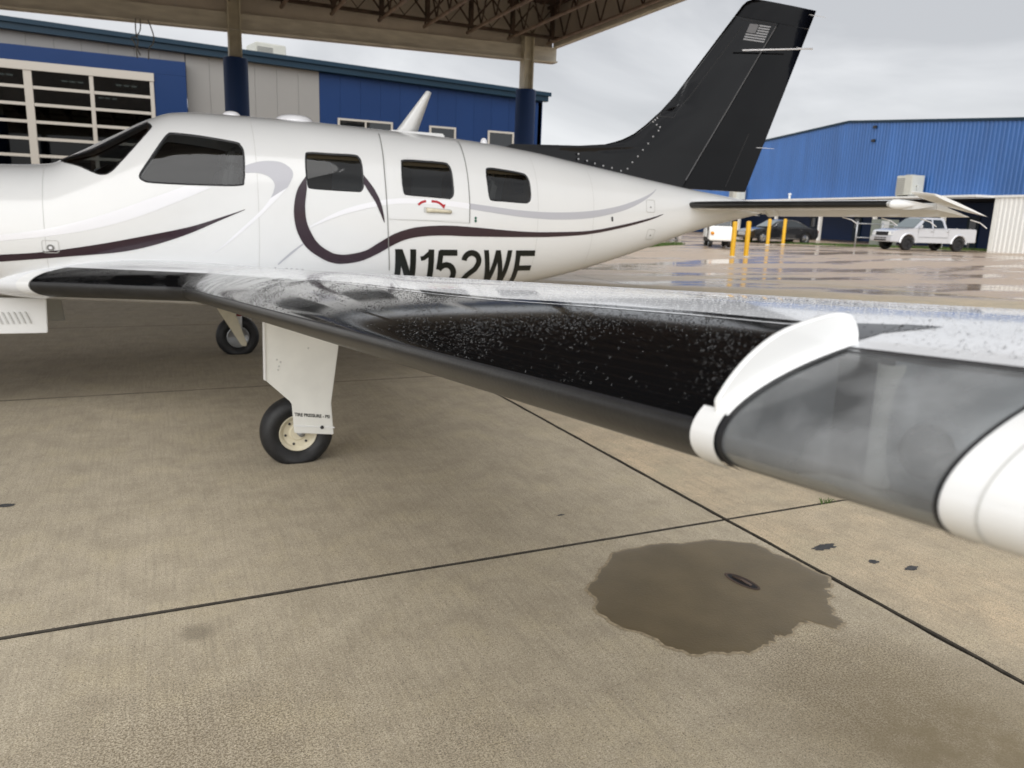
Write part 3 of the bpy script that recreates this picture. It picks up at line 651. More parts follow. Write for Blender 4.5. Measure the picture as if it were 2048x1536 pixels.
# cowling nose, spinner and blades
spn = obj('spinner', MB().lathe([(.165, 0), (.16, -.06), (.13, -.16), (.08, -.25), (.03, -.31), (.001, -.325)], (-2.752, YC, 1.23), (1, 0, 0), 28), 'white', AC, smooth=True)
for k in range(4):
    a_ = R(45+90*k); rows = []
    for t_ in np.linspace(.12, 1.0, 12):
        ch = .09*(1-.5*abs(t_-.55)); tw = R(60-38*t_); rr = t_*1.02
        c_ = Vector((-2.83, YC+rr*math.cos(a_), 1.23+rr*math.sin(a_))); tg = Vector((0, -math.sin(a_), math.cos(a_)))
        d_ = Vector((math.sin(tw), 0, 0))+tg*math.cos(tw)
        nn = d_.cross(Vector((0, math.cos(a_), math.sin(a_)))).normalized()*.012*(1.2-t_)
        rows.append([tuple(c_-d_*ch), tuple(c_+nn), tuple(c_+d_*ch), tuple(c_-nn), tuple(c_-d_*ch)])
    obj('propeller_blade', MB().grid(rows), 'dark', spn, smooth=True)
# roof antennas
rows = []
for t_ in np.linspace(0, 1, 8):
    x0_ = 1.906+(2.183-1.906)*t_; x1_ = 2.133+(2.232-2.133)*t_-.03*(1-t_); z = 2.155+.36*t_; th = .016*(1-.6*t_)
    cx = (x0_+x1_)/2; rows.append([(x0_, YC, z), ((x0_+cx)/2, YC-th, z), (cx, YC-th*.9, z), (x1_, YC, z-.01*t_), (cx, YC+th*.9, z), ((x0_+cx)/2, YC+th, z)])
an = obj('blade_antenna', loft(rows), 'white', AC, smooth=True)
obj('antenna_base', MB().box(1.86, 2.34, YC-.05, YC+.05, 2.135, 2.178), 'white', an, bevel=.012)
def dome(x, r_, h_, z): return MB().lathe([(r_, -.03), (r_, 0), (r_*.93, h_*.45), (r_*.7, h_*.8), (r_*.35, h_*.97), (.001, h_)], (x, YC, z), (0, 0, 1), 22)
obj('dome_antenna', dome(.62, .066, .036, 2.188), 'pearl', AC, smooth=True)
obj('dome_antenna', dome(1.09, .145, .052, 2.184), 'pearl', AC, smooth=True)
obj('beacon_light', dome(2.72, .032, .055, 2.12), 'pearl', AC, smooth=True)

# ---- vertical tail
ZL = [1.70, 1.9, 2.03, 2.10, 2.14, 2.16, 2.175, 2.20, 2.25, 2.32, 2.41, 2.55, 2.71, 3.0, 3.3, 3.5, 3.62, 3.665, 3.685]
XL = [3.05, 3.0, 2.95, 2.90, 2.95, 3.35, 3.75, 3.95, 4.13, 4.275, 4.40, 4.565, 4.72, 4.95, 5.19, 5.35, 5.445, 5.50, 5.56]
def xle(z): return float(np.interp(z, ZL, XL))
def xte(z): return 5.70+(z-1.86)*(6.40-5.70)/(3.69-1.86)
def xhg(z): return 4.905+(z-1.90)*(5.90-4.905)/(3.50-1.90)
def finth(x, z):
    a_, b2 = xle(z), xte(z); a_ = max(a_, b2-1.25-.7*min(max((2.62-z)/.4, 0), 1)); t_ = min(max((x-a_)/(b2-a_), 0), 1); c_ = b2-a_
    return .004+.5*.095*min(c_, 1.15)*5*(.2969*math.sqrt(t_)-.126*t_-.3516*t_**2+.2843*t_**3-.1036*t_**4)
def fin_surf(z0, z1, fa, fb, nz, nx):
    rows = []
    for z in np.linspace(z0, z1, nz):
        a_, b2 = fa(z), fb(z); xs_ = [a_+(b2-a_)*t_**1.6 for t_ in np.linspace(0, 1, nx)]
        rows.append([(x, YC-finth(x, z), z) for x in xs_]+[(x, YC+finth(x, z), z) for x in xs_[::-1]])
    return loft(rows)
finp = obj('vertical_fin', fin_surf(1.72, 3.50, xle, lambda z: xhg(z)-.004, 60, 18), 'finblack', AC, smooth=True, angle=R(50))
rud = obj('rudder', fin_surf(1.835, 3.502, lambda z: xhg(z)+.006, xte, 30, 10), 'rudder', AC, smooth=True, angle=R(50))
cap = obj('fin_cap', fin_surf(3.505, 3.69, xle, xte, 14, 18), 'rudder', AC, smooth=True, angle=R(60))
def fpt(x, z, off): return (x, YC-finth(x, z)-off, z)
def fstrip(P_, w_, off): return MB().grid([[fpt(p[0], p[1], off) for p in r_] for r_ in stroke(P_, w_)])
obj('hinge_line', fstrip([(xhg(z)-.012, z) for z in np.linspace(1.92, 3.47, 20)], .014, .0012), mat('grey_hinge', (.10, .10, .105), .4), finp)
obj('cap_line', fstrip([(5.42, 3.478), (5.66, 3.482), (5.87, 3.485)], .010, .0012), 'seal', finp)
obj('trim_tab_seam', fstrip([(5.42, 1.88), (5.66, 2.42)], .012, .001), 'seal', rud)
obj('fin_deicer_boot', MB().grid([[fpt(xle(z)+.148*t_*t_, z, .0022) for t_ in np.linspace(0, 1, 10)] for z in np.linspace(2.56, 3.42, 40)]), 'finblack', finp, smooth=True)
obj('boot_edge', fstrip([(4.50, 2.50), (4.70, 2.50)]+[(xle(z)+.155, z) for z in np.linspace(2.58, 3.42, 14)], .012, .0026), 'seal', finp)
for x, z in [(4.384,2.482),(4.431,2.463),(4.473,2.444),(4.515,2.42),(4.552,2.40),(4.537,2.366),(4.479,2.307),(4.427,2.239),(4.37,2.176),(4.318,2.113),(4.26,2.054),(4.209,1.991),(4.138,1.969),(3.666,2.095),(3.67,2.05),(3.762,2.04),(3.849,2.02),(3.943,2.005),(4.037,1.99)]:
    x = max(x, xle(z)+.035); y = YC-finth(x, z)
    if z < 2.1: y = min(y, float(side_y(x, z)))
    obj('rivet', MB().lathe([(.0095, 0), (.009, -.003), (.005, -.005), (.001, -.0055)], (x, y+.001, z), (0, 1, 0), 10), 'bolt', finp, smooth=True)
# flag decal: seven bars and a canton, following the fin
fa, fb, fc, fd = np.array((5.53, 3.455)), np.array((5.80, 3.462)), np.array((5.73, 3.300)), np.array((5.46, 3.296))
def fl(u_, v_): p = (fa*(1-u_)+fb*u_)*(1-v_)+(fd*(1-u_)+fc*u_)*v_; return fpt(p[0], p[1], .0022)
flg = obj('flag_decal', MB().grid([[fl(u_, v_) for u_ in np.linspace(0, .42, 5)] for v_ in np.linspace(0, .54, 5)]), 'flag', finp)
for k in range(7):
    v0, v1 = k/6.6, k/6.6+.085; u0 = .46 if k < 4 else 0
    obj('flag_bar', MB().grid([[fl(u_, v_) for u_ in np.linspace(u0, 1, 8)] for v_ in (v0, v1)]), 'bolt', flg)
for x0_, z0_, x1_, z1_ in [(5.406, 3.181, 6.214, 3.271)]:
    obj('tail_antenna_rod', MB().tube([(x0_, 6.50, z0_), (x1_, 6.40, z1_)], .008, 8), 'pearl', AC, smooth=True)
for z in (3.64, 3.31, 2.29):
    x = xte(z); obj('static_wick', MB().tube([(x-.08, YC-.006, z), (x+.02, YC-.004, z+.003), (x+.16, YC, z+.004)], [.003, .003, .002], 6), 'pearl', rud)
# ---- horizontal tail
def hstab(sgn):
    Y = lambda d_: YC-sgn*d_
    def sec(d_, x0_, x1_, zl, th, drop=0, n_=12, nose=True):
        up_, lo = [], []
        for t_ in np.linspace(0, 1, n_):
            t2 = t_**1.7; x = x0_+(x1_-x0_)*t2
            prof = (math.sqrt(t2)*1.9*(1-t2)+.10*(1-t2)) if nose else (1-t2)*.9+.08
            z = zl-drop*t2; up_.append((x, Y(d_), z+th*prof)); lo.append((x, Y(d_), z-th*prof))
        return up_+lo[::-1][1:-1]
    def le(d_): return 4.80+(d_-.2)*.155
    hinge = lambda d_: 5.56+.03*d_
    rows = [sec(d_, le(d_), hinge(d_), 1.672+.012*d_, .058*(1-.22*d_/2.2)) for d_ in np.linspace(.05, 2.28, 14)]
    st = obj('horizontal_stabilizer', loft(rows), 'white', AC, smooth=True, angle=R(60))
    nose = [sec(2.28+.045*math.sin(t_), le(2.28)+.10*(1-math.cos(t_)), hinge(2.28)-.25, 1.699, .046*math.cos(t_)+.004) for t_ in np.linspace(0, 1.5, 6)]
    obj('stabilizer_tip', loft(nose), 'white', st, smooth=True)
    br = []
    for d_ in np.linspace(.18, 2.265, 12):
        x0_, x1_ = le(d_), hinge(d_); zl = 1.672+.012*d_; th = .058*(1-.22*d_/2.2); r_ = []
        for t2, sg in [(.06, 1), (.03, 1), (.012, 1), (.003, 1), (0, 1), (.003, -1), (.012, -1), (.03, -1), (.06, -1)]:
            pr = math.sqrt(t2)*1.9*(1-t2)+.10*(1-t2); r_.append((x0_+(x1_-x0_)*t2-.003, Y(d_), zl+sg*(th*pr+.002)))
        br.append(r_)
    obj('deicer_boot', MB().grid(br), 'boot', st, smooth=True)
    rows = [sec(d_, hinge(d_)+.008, hinge(d_)+.52-.045*d_, 1.672+.012*d_, .026, .075, 10, False) for d_ in np.linspace(.16, 2.30, 12)]
    el = obj('elevator', loft(rows), 'white', AC, smooth=True, angle=R(60))
    rows = [sec(d_, 5.28+.02*k, 6.13-.012*k, 1.795-.002*k, .028-.002*k, .15, 12) for k, d_ in enumerate(np.linspace(2.335, 2.44, 7))]
    obj('elevator_horn', loft(rows), 'white', el, smooth=True, angle=R(60))
    for d_ in (1.05, 1.5, 1.9, 2.36):
        x = hinge(d_)+.50-.045*d_; obj('static_wick', MB().tube([(x-.05, Y(d_), 1.605), (x+.07, Y(d_), 1.585), (x+.16, Y(d_), 1.545)], .0045, 6), 'pearl', el)
    obj('hinge_bracket', MB().prism([(5.46, 1.655), (5.62, 1.655), (5.66, 1.60), (5.55, 1.585)], Y(.55)-.02, Y(.55)+.02), 'white', st, bevel=.006)
hstab(1); hstab(-1)
obj('tail_cone', MB().lathe([(.055, 0), (.05, .08), (.03, .16), (.001, .2)], (5.93, YC, 1.67), (1, 0, 0), 18), 'white', AC, smooth=True)

# ---- wing (left), as a function of span y and signed chord fraction fr = u|u| (upper +, lower -)
QW = [.166, .394, .978, 1.373, 1.721, 1.028, .149, .122, 1.783, -.556]
YR, YT = 5.35, .25
def WP(y, u):
    y = np.asarray(y, float); u = np.asarray(u, float)
    xr, xt, zr, zt, cr_, ct, tr, tt, ir, it = QW
    s = (YR-y)/(YR-YT); gl = np.clip((y-YR)/(5.98-YR), 0, 1.3)          # gl: the swept root glove
    ch = cr_+(ct-cr_)*s; th = (tr+(tt-tr)*s); inc = np.radians(ir+(it-ir)*s)
    x0 = xr+(xt-xr)*s-(.90*gl-.0*gl); ch2 = ch+.90*gl; th = th*ch/ch2*(1+.05*gl)
    z0 = zr+(zt-zr)*s+.030*gl
    x = u*u; yt = 5*th*(.2969*np.abs(u)-.126*x-.3516*x**2+.2843*x**3-.1036*x**4)
    p, cam_ = .4, .02
    yc_ = np.where(x < p, cam_/p**2*(2*p*x-x*x), cam_/(1-p)**2*((1-2*p)+2*p*x-x*x))
    X = x*ch2; Z = (yc_+np.sign(u)*yt)*ch2
    # rounded tip fairing outboard of the joint
    k = np.clip((.235-y)/.30, 0, .999); rnd = np.sqrt(1-k*k); Z = Z*rnd; X = X*(1-.25*(1-rnd))+.25*(1-rnd)*.55*ch2
    return np.stack([x0+X*np.cos(inc)+Z*np.sin(inc), y+0*X, z0-X*np.sin(inc)+Z*np.cos(inc)], -1)
def WN(y, u):
    e = 1e-3; a_ = WP(np.asarray(y)+e, u)-WP(np.asarray(y)-e, u); b2 = WP(y, np.asarray(u)+e)-WP(y, np.asarray(u)-e)
    n_ = np.cross(b2, a_); n_ /= np.linalg.norm(n_, axis=-1, keepdims=True)+1e-12
    return n_
_t = WN(np.array([2.]), np.array([.5]))
WSG = 1 if _t[0, 2] > 0 else -1
def wpatch(ys_, ufun, nu, off):
    "ufun(y)->(u0,u1)"
    rows = []
    for y in ys_:
        u0, u1 = ufun(y); uu = np.linspace(u0, u1, nu); yy = np.full(nu, y)
        P_ = WP(yy, uu)+(WSG*WN(yy, uu)*off if off else 0); rows.append([tuple(p) for p in P_])
    return MB().grid(rows)
sq = lambda fr: math.copysign(math.sqrt(abs(fr)), fr)
YF, YTJ = .452, .271                 # fence line and tip joint
ysp = np.concatenate([np.linspace(6.2, 5.35, 14), np.linspace(5.3, 2.0, 22)[0:], np.linspace(1.9, YF, 20)])
UL0, UL1 = sq(-.034), sq(.115)       # lens opening
m = wpatch(ysp, lambda y: (-1, 1), 81, 0)
a2 = wpatch(np.linspace(YF, YTJ, 6), lambda y: (UL1, 1), 30, 0); b2_ = wpatch(np.linspace(YF, YTJ, 6), lambda y: (-1, UL0), 34, 0)
m.add(a2.v, a2.f); m.add(b2_.v, b2_.f)
wing = obj('wing', m, 'wingwhite', AC, smooth=True, fix=False)
tip = wpatch(np.concatenate([[YTJ], np.linspace(.262, .24, 4), .235-.30*np.sin(np.linspace(.05, 1.55, 16))]), lambda y: (-1, 1), 81, .0015)
tipo = obj('wing_tip_fairing', tip, 'white', AC, smooth=True, fix=False)
obj('tip_seam', wpatch([.2495, .2480], lambda y: (-.6, .8), 60, .0024), 'seamL', tipo, fix=False)
obj('tip_mark', wpatch(np.linspace(.232, .205, 4), lambda y: (sq(.012), sq(.05)), 12, .0026), 'seam', tipo, fix=False)
obj('tip_bead', wpatch([.2735, .2705], lambda y: (-.5, .9), 70, .0022), 'seal', tipo, fix=False)
# de-icer boot, 2 mm proud
yb = np.concatenate([np.linspace(5.972, 5.36, 11), np.linspace(5.3, .478, 60)])
bt = wpatch(yb, lambda y: (sq(-.045), sq(.0022) if y < 5.35 else sq(.0022)), 26, .0022)
boot = obj('deicer_boot', bt, 'boot', wing, smooth=True, fix=False)
obj('boot_edge', wpatch(yb, lambda y: (sq(.0022), sq(.0034)), 3, .0014), 'seal', boot, smooth=True, fix=False)
# glossy black leading-edge paint, tapering to its point by the fence
def black_aft(y):
    fr = np.interp(y, [.46, .475, .56, .72, .92, 1.2, 1.43, 2.3, 3.1, 4.4, 5.3, 5.95], [.155, .207, .185, .186, .178, .160, .158, .165, .135, .11, .10, .085])
    return sq(float(fr))
yk = np.concatenate([np.linspace(5.972, 5.36, 11), np.linspace(5.3, 1.4, 34), np.linspace(1.35, .476, 30), [.47, .462]])
obj('black_paint', wpatch(yk, lambda y: (sq(.0030), black_aft(y)), 24, .0006), 'wingblack', wing, smooth=True, fix=False)
obj('skin_lap_sheen', wpatch(np.linspace(3.6, .52, 60), lambda y: (black_aft(y)*.945, black_aft(y)*.957), 3, .0011), 'wingwhite', wing, smooth=True, fix=False)  # skin seam, painted white for the wet sheen along it
obj('black_wedge', MB().add([tuple(WP(np.array(y), np.array(sq(f_)))+WSG*WN(np.array(y), np.array(sq(f_)))*.0007) for y, f_ in ((.476, .209), (.476, .150), (.440, .212), (.455, .185))], [(0, 1, 3, 2)]), 'wingblack', wing)
# white root fairing wrapped round the glove's leading edge
rf = wpatch(np.linspace(6.02, 5.968, 5), lambda y: (sq(-.03), sq(.045)), 24, .007)
rfo = obj('root_fairing', rf, 'white', AC, smooth=True, fix=False)
obj('fairing_edge', wpatch([5.968, 5.964], lambda y: (sq(-.03), sq(.045)), 24, .0055), 'seam', rfo, fix=False)
# stall strip and stub at the kink
for y0_, y1_ in ((5.33, 5.02),):
    obj('stall_strip', wpatch(np.linspace(y0_, y1_, 4), lambda y: (sq(.0002), sq(.0012)), 4, .006), 'chrome', wing, fix=False)
# a row of small screws along the walkway edge
for y in np.linspace(4.6, 5.4, 5):
    p = WP(np.array(y), np.array(.6)); obj('screw', MB().lathe([(.007, 0), (.007, .004), (.001, .006)], tuple(p), (0, 0, 1), 8), 'bolt', wing)
# white fence on the boot's end, strap round the leading edge below it
FZ = [(.388,1.386),(.400,1.403),(.417,1.42),(.44,1.435),(.465,1.444),(.496,1.4505),(.512,1.451),(.523,1.447),(.530,1.436),(.5315,1.424)]
FZ = [tuple(p) for p in catmull(FZ, 4)]
us = np.linspace(sq(.135), sq(.006), 24); bl = [tuple(WP(np.array(.46), np.array(u_))[[0, 2]]-np.array((0, .004))) for u_ in us]
fpoly = FZ+bl
fe = obj('wing_fence', MB().prism(fpoly, .4585, .4635), 'white', AC, bevel=.0014)
obj('fence_strap', wpatch(np.linspace(.4775, .4505, 5), lambda y: (sq(-.034), sq(.010)), 30, .0042), 'white', fe, smooth=True, fix=False)
obj('fence_strap_edge', wpatch([.4775, .4776, .4778], lambda y: (sq(-.034), sq(.010)), 30, .002), 'seal', fe, fix=False)
obj('fence_flange', wpatch(np.linspace(.462, .449, 4), lambda y: (sq(.008), sq(.130)), 24, .0022), 'white', fe, smooth=True, fix=False)
# landing-light lens
ln = obj('light_lens', wpatch(np.linspace(YF, YTJ, 14), lambda y: (UL0, UL1), 50, .0004), 'lens', AC, smooth=True, fix=False)
for nm, ys_, uf in (('lens_seal', np.linspace(.4525, .444, 4), lambda y: (UL0, UL1)), ('lens_seal', np.linspace(YF, YTJ, 20), lambda y: (sq(.113), sq(.119))), ('lens_seal', np.linspace(YF, YTJ, 20), lambda y: (sq(-.036), sq(-.033)))):
    obj(nm, wpatch(ys_, uf, 40 if nm and ys_[0] > .4524 else 4, .0021), 'seal', ln, smooth=True, fix=False)
# inside the lens: bay walls, reflector rib and lamp
def inner_pt(y, u, k):   # between skin and the chord line
    P_ = WP(np.array(y), np.array(u)); P2 = WP(np.array(y), np.array(-u)); return tuple(P_+(P2-P_)*k)
MT['bay'] = mat('grey_bay', (.10, .105, .115), .45, var=.3, vscale=25); MT['bayl'] = mat('pale_bay', (.42, .42, .40), .5, var=.1, vscale=30)
MT['bayd'] = mat('black_bay', (.012, .013, .015), .35, var=.4, vscale=30); MT['bayg'] = mat('blue_grey_reflector', (.30, .32, .345), .3, var=.22, vscale=34, metal=.3)
obj('light_bay_wall', MB().grid([[inner_pt(y, .335, k) for k in np.linspace(.02, .98, 8)] for y in np.linspace(YF, .40, 6)]), 'bayd', ln)
obj('reflector', MB().grid([[inner_pt(y, .335-.07*math.sin((.40-y)/(.40-YTJ)*math.pi)*math.sin(k*math.pi), k) for k in np.linspace(.02, .98, 14)] for y in np.linspace(.40, YTJ, 14)]), 'bayg', ln, smooth=True)
obj('light_bay_floor', wpatch(np.linspace(YF, YTJ, 8), lambda y: (-.335, -.06), 12, -.0015), 'bayl', ln, fix=False)
obj('light_bay_side', MB().grid([[inner_pt(YF-.001, u_, k) for k in np.linspace(.03, .97, 5)] for u_ in np.linspace(.02, .335, 10)]), 'bay', ln)
obj('light_bay_side', MB().grid([[inner_pt(YTJ+.001, u_, k) for k in np.linspace(.03, .97, 5)] for u_ in np.linspace(.02, .335, 10)]), 'bayl', ln)
rows = [[inner_pt(y, u_, k) for k in np.linspace(.03, .97, 8)] for y, u_ in ((.412, .330), (.405, .322), (.396, .322), (.388, .330))]
obj('light_bracket', MB().grid(rows), 'bayl', ln, smooth=True)
c_ = Vector(inner_pt(.335, .27, .5)); lampax = Vector((-1, -.2, .15))
lo_ = obj('landing_lamp', MB().lathe([(.001, -.02), (.012, -.018), (.018, 0), (.019, .003), (.012, .006), (.001, .008)], tuple(c_), tuple(lampax), 24), 'bay', ln, smooth=True)
# right wing, mirrored
mr_ = wpatch(np.concatenate([ysp[::3], [.452, .3], .235-.30*np.sin(np.linspace(.05, 1.5, 8))]), lambda y: (-1, 1), 41, 0)
mr_.v = [(a_, 2*YC-b2, c2) for a_, b2, c2 in mr_.v]
obj('right_wing', mr_, 'white', AC, smooth=True)
# ---- water beads standing on the upper surface (uncountable)
def beads():
    N = 80000
    y = .19+3.0*RNG.random(N)**1.3
    rear = RNG.random(N) < .5
    ub = np.array([black_aft(t_) for t_ in y])
    u = np.where(rear, np.sqrt(ub**2+(.52-ub**2)*RNG.random(N)), np.sqrt(.004+(ub**2-.004)*RNG.random(N)))
    low = RNG.random(N) < .05
    u = np.where(low, RNG.uniform(.0, .055, N), u)
    # dry-ish drifts, so the beads gather in bands
    P0 = WP(y, u)
    band = np.sin(P0[:, 0]*31+np.sin(y*7)*2.3)+np.sin(y*11+P0[:, 0]*9)+.8*np.sin(y*23-P0[:, 0]*37)
    keep = (RNG.random(N) < np.clip(np.where(u < ub, .34, .75)+.24*band, .06, 1)) & ((y > .485) | (u > .37)) & ((y > .29) | (u > .42))
    y, u = y[keep], u[keep]; n_ = len(y)
    P_ = WP(y, u); Nn = WSG*WN(y, u)
    f_ = WP(y, u+.002)-P_; f_ /= np.linalg.norm(f_, axis=1)[:, None]; s_ = np.cross(Nn, f_)
    r_ = np.clip(np.exp(RNG.normal(math.log(.00047), .36, n_)), .00026, .0010)
    el = RNG.uniform(1.0, 3.0, n_); h_ = r_*RNG.uniform(.6, .9, n_); sk = RNG.normal(.25, .2, n_)
    d1 = f_*np.cos(sk)[:, None]+s_*np.sin(sk)[:, None]; d2 = np.cross(Nn, d1)
    tmpl = []
    for rr, hh in ((1, 0.), (.82, .58), (.42, .92)):
        for k in range(7): tmpl.append((rr*math.cos(2*math.pi*k/7), rr*math.sin(2*math.pi*k/7), hh))
    tmpl.append((0, 0, 1)); T = np.array(tmpl); k_ = len(T)
    base_ = P_+Nn*.0009
    V = base_[:, None]+(d1*(r_*el)[:, None])[:, None]*T[None, :, :1]+(d2*r_[:, None])[:, None]*T[None, :, 1:2]+(Nn*h_[:, None])[:, None]*T[None, :, 2:3]
    fc = [(a_*7+i, a_*7+(i+1) % 7, (a_+1)*7+(i+1) % 7, (a_+1)*7+i) for a_ in range(2) for i in range(7)]+[(14+i, 14+(i+1) % 7, 21, 21) for i in range(7)]
    quads = np.array(fc[:14]); tris = np.array([t_[:3] for t_ in fc[14:]])
    V = V.reshape(-1, 3)-np.array(ROOT[AC]); off = np.arange(n_)[:, None, None]*k_
    Q = (quads[None]+off).reshape(-1, 4); T3 = (tris[None]+off).reshape(-1, 3)
    me = bpy.data.meshes.new('water_beads'); me.vertices.add(len(V)); me.vertices.foreach_set('co', V.ravel())
    nl = len(Q)*4+len(T3)*3; me.loops.add(nl); me.loops.foreach_set('vertex_index', np.concatenate([Q.ravel(), T3.ravel()]).astype(np.int32))
    me.polygons.add(len(Q)+len(T3)); st = np.concatenate([np.arange(len(Q))*4, len(Q)*4+np.arange(len(T3))*3]).astype(np.int32)
    me.polygons.foreach_set('loop_start', st); me.update(calc_edges=True); me.polygons.foreach_set('use_smooth', np.ones(len(me.polygons), bool))
    me.materials.append(MT['water']); o = bpy.data.objects.new('water_beads', me); COL.objects.link(o); o.parent = wing; tag(o, kind='stuff')
beads()

# ---- landing gear
def wheel(name, cx, cy, r_, wd, rimmat, out):
    "out: -1 when the outer face looks to -y"
    fl_ = .16*r_
    prof = [(r_*.52, -wd*.36), (r_*.60, -wd*.46), (r_*.78, -wd*.5), (r_*.92, -wd*.40), (r_*.985, -wd*.22), (r_, 0), (r_*.985, wd*.22), (r_*.92, wd*.40), (r_*.78, wd*.5), (r_*.60, wd*.46), (r_*.52, wd*.36)]
    m = MB().lathe(prof, (cx, cy, r_-fl_), (0, 1, 0), 48)
    m.v = [(x, cy+(y-cy)*(1+.25*max(0, (.03-z)/.03) if z < .03 else 1), max(z, .0)) for x, y, z in m.v]     # flattened contact
    w_ = obj(name, m, 'rubber', AC, smooth=True)
    c0 = (cx, cy, r_-fl_)
    rim = obj('rim', MB().lathe([(r_*.53, -wd*.34), (r_*.50, -wd*.40), (r_*.45, -wd*.36), (r_*.40, -wd*.26), (r_*.24, -wd*.24), (r_*.2, -wd*.30), (.001, -wd*.30)], c0, (0, -out, 0), 32), rimmat, w_, smooth=True, angle=R(40))
    obj('rim', MB().lathe([(r_*.53, -wd*.34), (r_*.48, -wd*.36), (r_*.40, -wd*.26), (.001, -wd*.2)], c0, (0, out, 0), 32), rimmat, w_, smooth=True, angle=R(40))
    for k in range(6):
        a_ = R(60*k+10); p = (cx+r_*.34*math.cos(a_), cy+out*wd*.245, r_-fl_+r_*.34*math.sin(a_))
        obj('wheel_bolt', MB().lathe([(.008, 0), (.008, .006), (.001, .007)], p, (0, out, 0), 6), 'dark', rim)
    return w_
gl_ = obj('gear_door', MB().prism([(.555, .90), (.549, .546), (.687, .408), (.698, .389), (.708, .213), (.76, .206), (.94, .183), (.928, .382), (.990, .82)], 4.545, 4.56), 'white_door', AC, bevel=.004)
obj('door_hinge_edge', MB().prism([(.549, .90), (.543, .545), (.556, .54), (.562, .90)], 4.538, 4.566), 'white', gl_, bevel=.002)
for x, z in ((.63, .62), (.64, .645), (.625, .60), (.80, .72), (.62, .66)): obj('rivet', MB().lathe([(.006, 0), (.001, .003)], (x, 4.5445, z), (0, -1, 0), 8), 'seamL', gl_)
obj('door_latch', MB().lathe([(.012, 0), (.012, .005), (.001, .008)], (.87, 4.545, .235), (0, -1, 0), 6), 'dark', gl_)
obj('door_lip', MB().prism([(.703, .262), (.945, .232), (.945, .224), (.703, .254)], 4.541, 4.546), 'white', gl_)
fc_ = bpy.data.curves.new('t', 'FONT'); fc_.body = 'TIRE PRESSURE - PSI'; fc_.size = .028; fc_.offset = .0008; fo = bpy.data.objects.new('t', fc_); COL.objects.link(fo)
tm = bpy.data.meshes.new_from_object(fo.evaluated_get(bpy.context.evaluated_depsgraph_get())); bpy.data.objects.remove(fo)
wd_ = max(v_.co.x for v_ in tm.vertices); k_ = .205/wd_
m = MB().add([(.712+v_.co.x*k_, 4.5435, .318-.03*(v_.co.x*k_)/.2+v_.co.y) for v_ in tm.vertices], [tuple(p.vertices) for p in tm.polygons])
obj('placard_text', m, 'letter', gl_)
wheel('main_wheel', .745, 4.70, .218, .165, 'cream', -1)
st = obj('gear_strut', MB().tube([(.78, 4.62, 1.02), (.77, 4.615, .5)], .035, 14), 'white', AC, smooth=True)
obj('oleo_piston', MB().tube([(.77, 4.615, .52), (.762, 4.613, .24)], .024, 14), 'chrome', st, smooth=True); obj('axle', MB().tube([(.76, 4.60, .19), (.75, 4.72, .19)], .022, 12), 'steel', st, smooth=True)
obj('torque_link', MB().tube([(.80, 4.615, .56), (.90, 4.615, .42), (.79, 4.615, .27)], .012, 8), 'white', st)
wheel('main_wheel', .770, 8.50, .216, .165, 'steel', 1)
s2 = obj('gear_strut', MB().tube([(.78, 8.36, 1.02), (.785, 8.38, .45)], .034, 14), 'white', AC, smooth=True); obj('oleo_piston', MB().tube([(.785, 8.38, .46), (.78, 8.385, .20)], .026, 14), 'white', s2, smooth=True)
obj('oleo_collar', MB().tube([(.785, 8.38, .44), (.785, 8.38, .41)], .031, 14), 'redlamp', s2, smooth=True)
obj('gear_brace', MB().prism([(.36, .86), (.60, .86), (.838, .14), (.83, .105), (.785, .115)], 8.27, 8.29), 'cream', AC, bevel=.006)
obj('gear_door', MB().prism([(.555, .90), (.549, .546), (.687, .408), (.708, .213), (.94, .183), (.928, .382), (.990, .82)], 8.64, 8.655), 'white_door', AC, bevel=.004)
# louvred nose-gear door under the cowl, drain mast
nd_ = obj('nose_gear_door', MB().prism([(-1.75, .87), (-.69, .835), (-.700, .592), (-1.75, .60)], 6.30, 6.315), 'white', AC, bevel=.005)
for k in range(14):
    x = -.80-.034*k; obj('louvre', MB().prism([(x-.032, .745), (x-.020, .745), (x+.008, .665), (x-.004, .665)], 6.289, 6.302), 'seamL', nd_)
obj('nose_gear_door', MB().prism([(-1.75, .87), (-.66, .83), (-.64, .60), (-1.75, .60)], 6.88, 6.895), 'acd', AC, bevel=.005)
wheel('nose_wheel', -1.70, 6.60, .19, .14, 'cream', -1)
obj('nose_strut', MB().tube([(-1.55, 6.6, .9), (-1.66, 6.6, .42)], .04, 12), 'white', AC, smooth=True)
for dy in (-.1, .1): obj('nose_fork', MB().tube([(-1.66, 6.6+dy, .42), (-1.70, 6.6+dy, .17)], .018, 8), 'white', AC, smooth=True)
obj('drain_mast', MB().prism([(.17, .86), (.28, .86), (.275, .765), (.225, .765)], 6.40, 6.42), 'white', AC, bevel=.006)

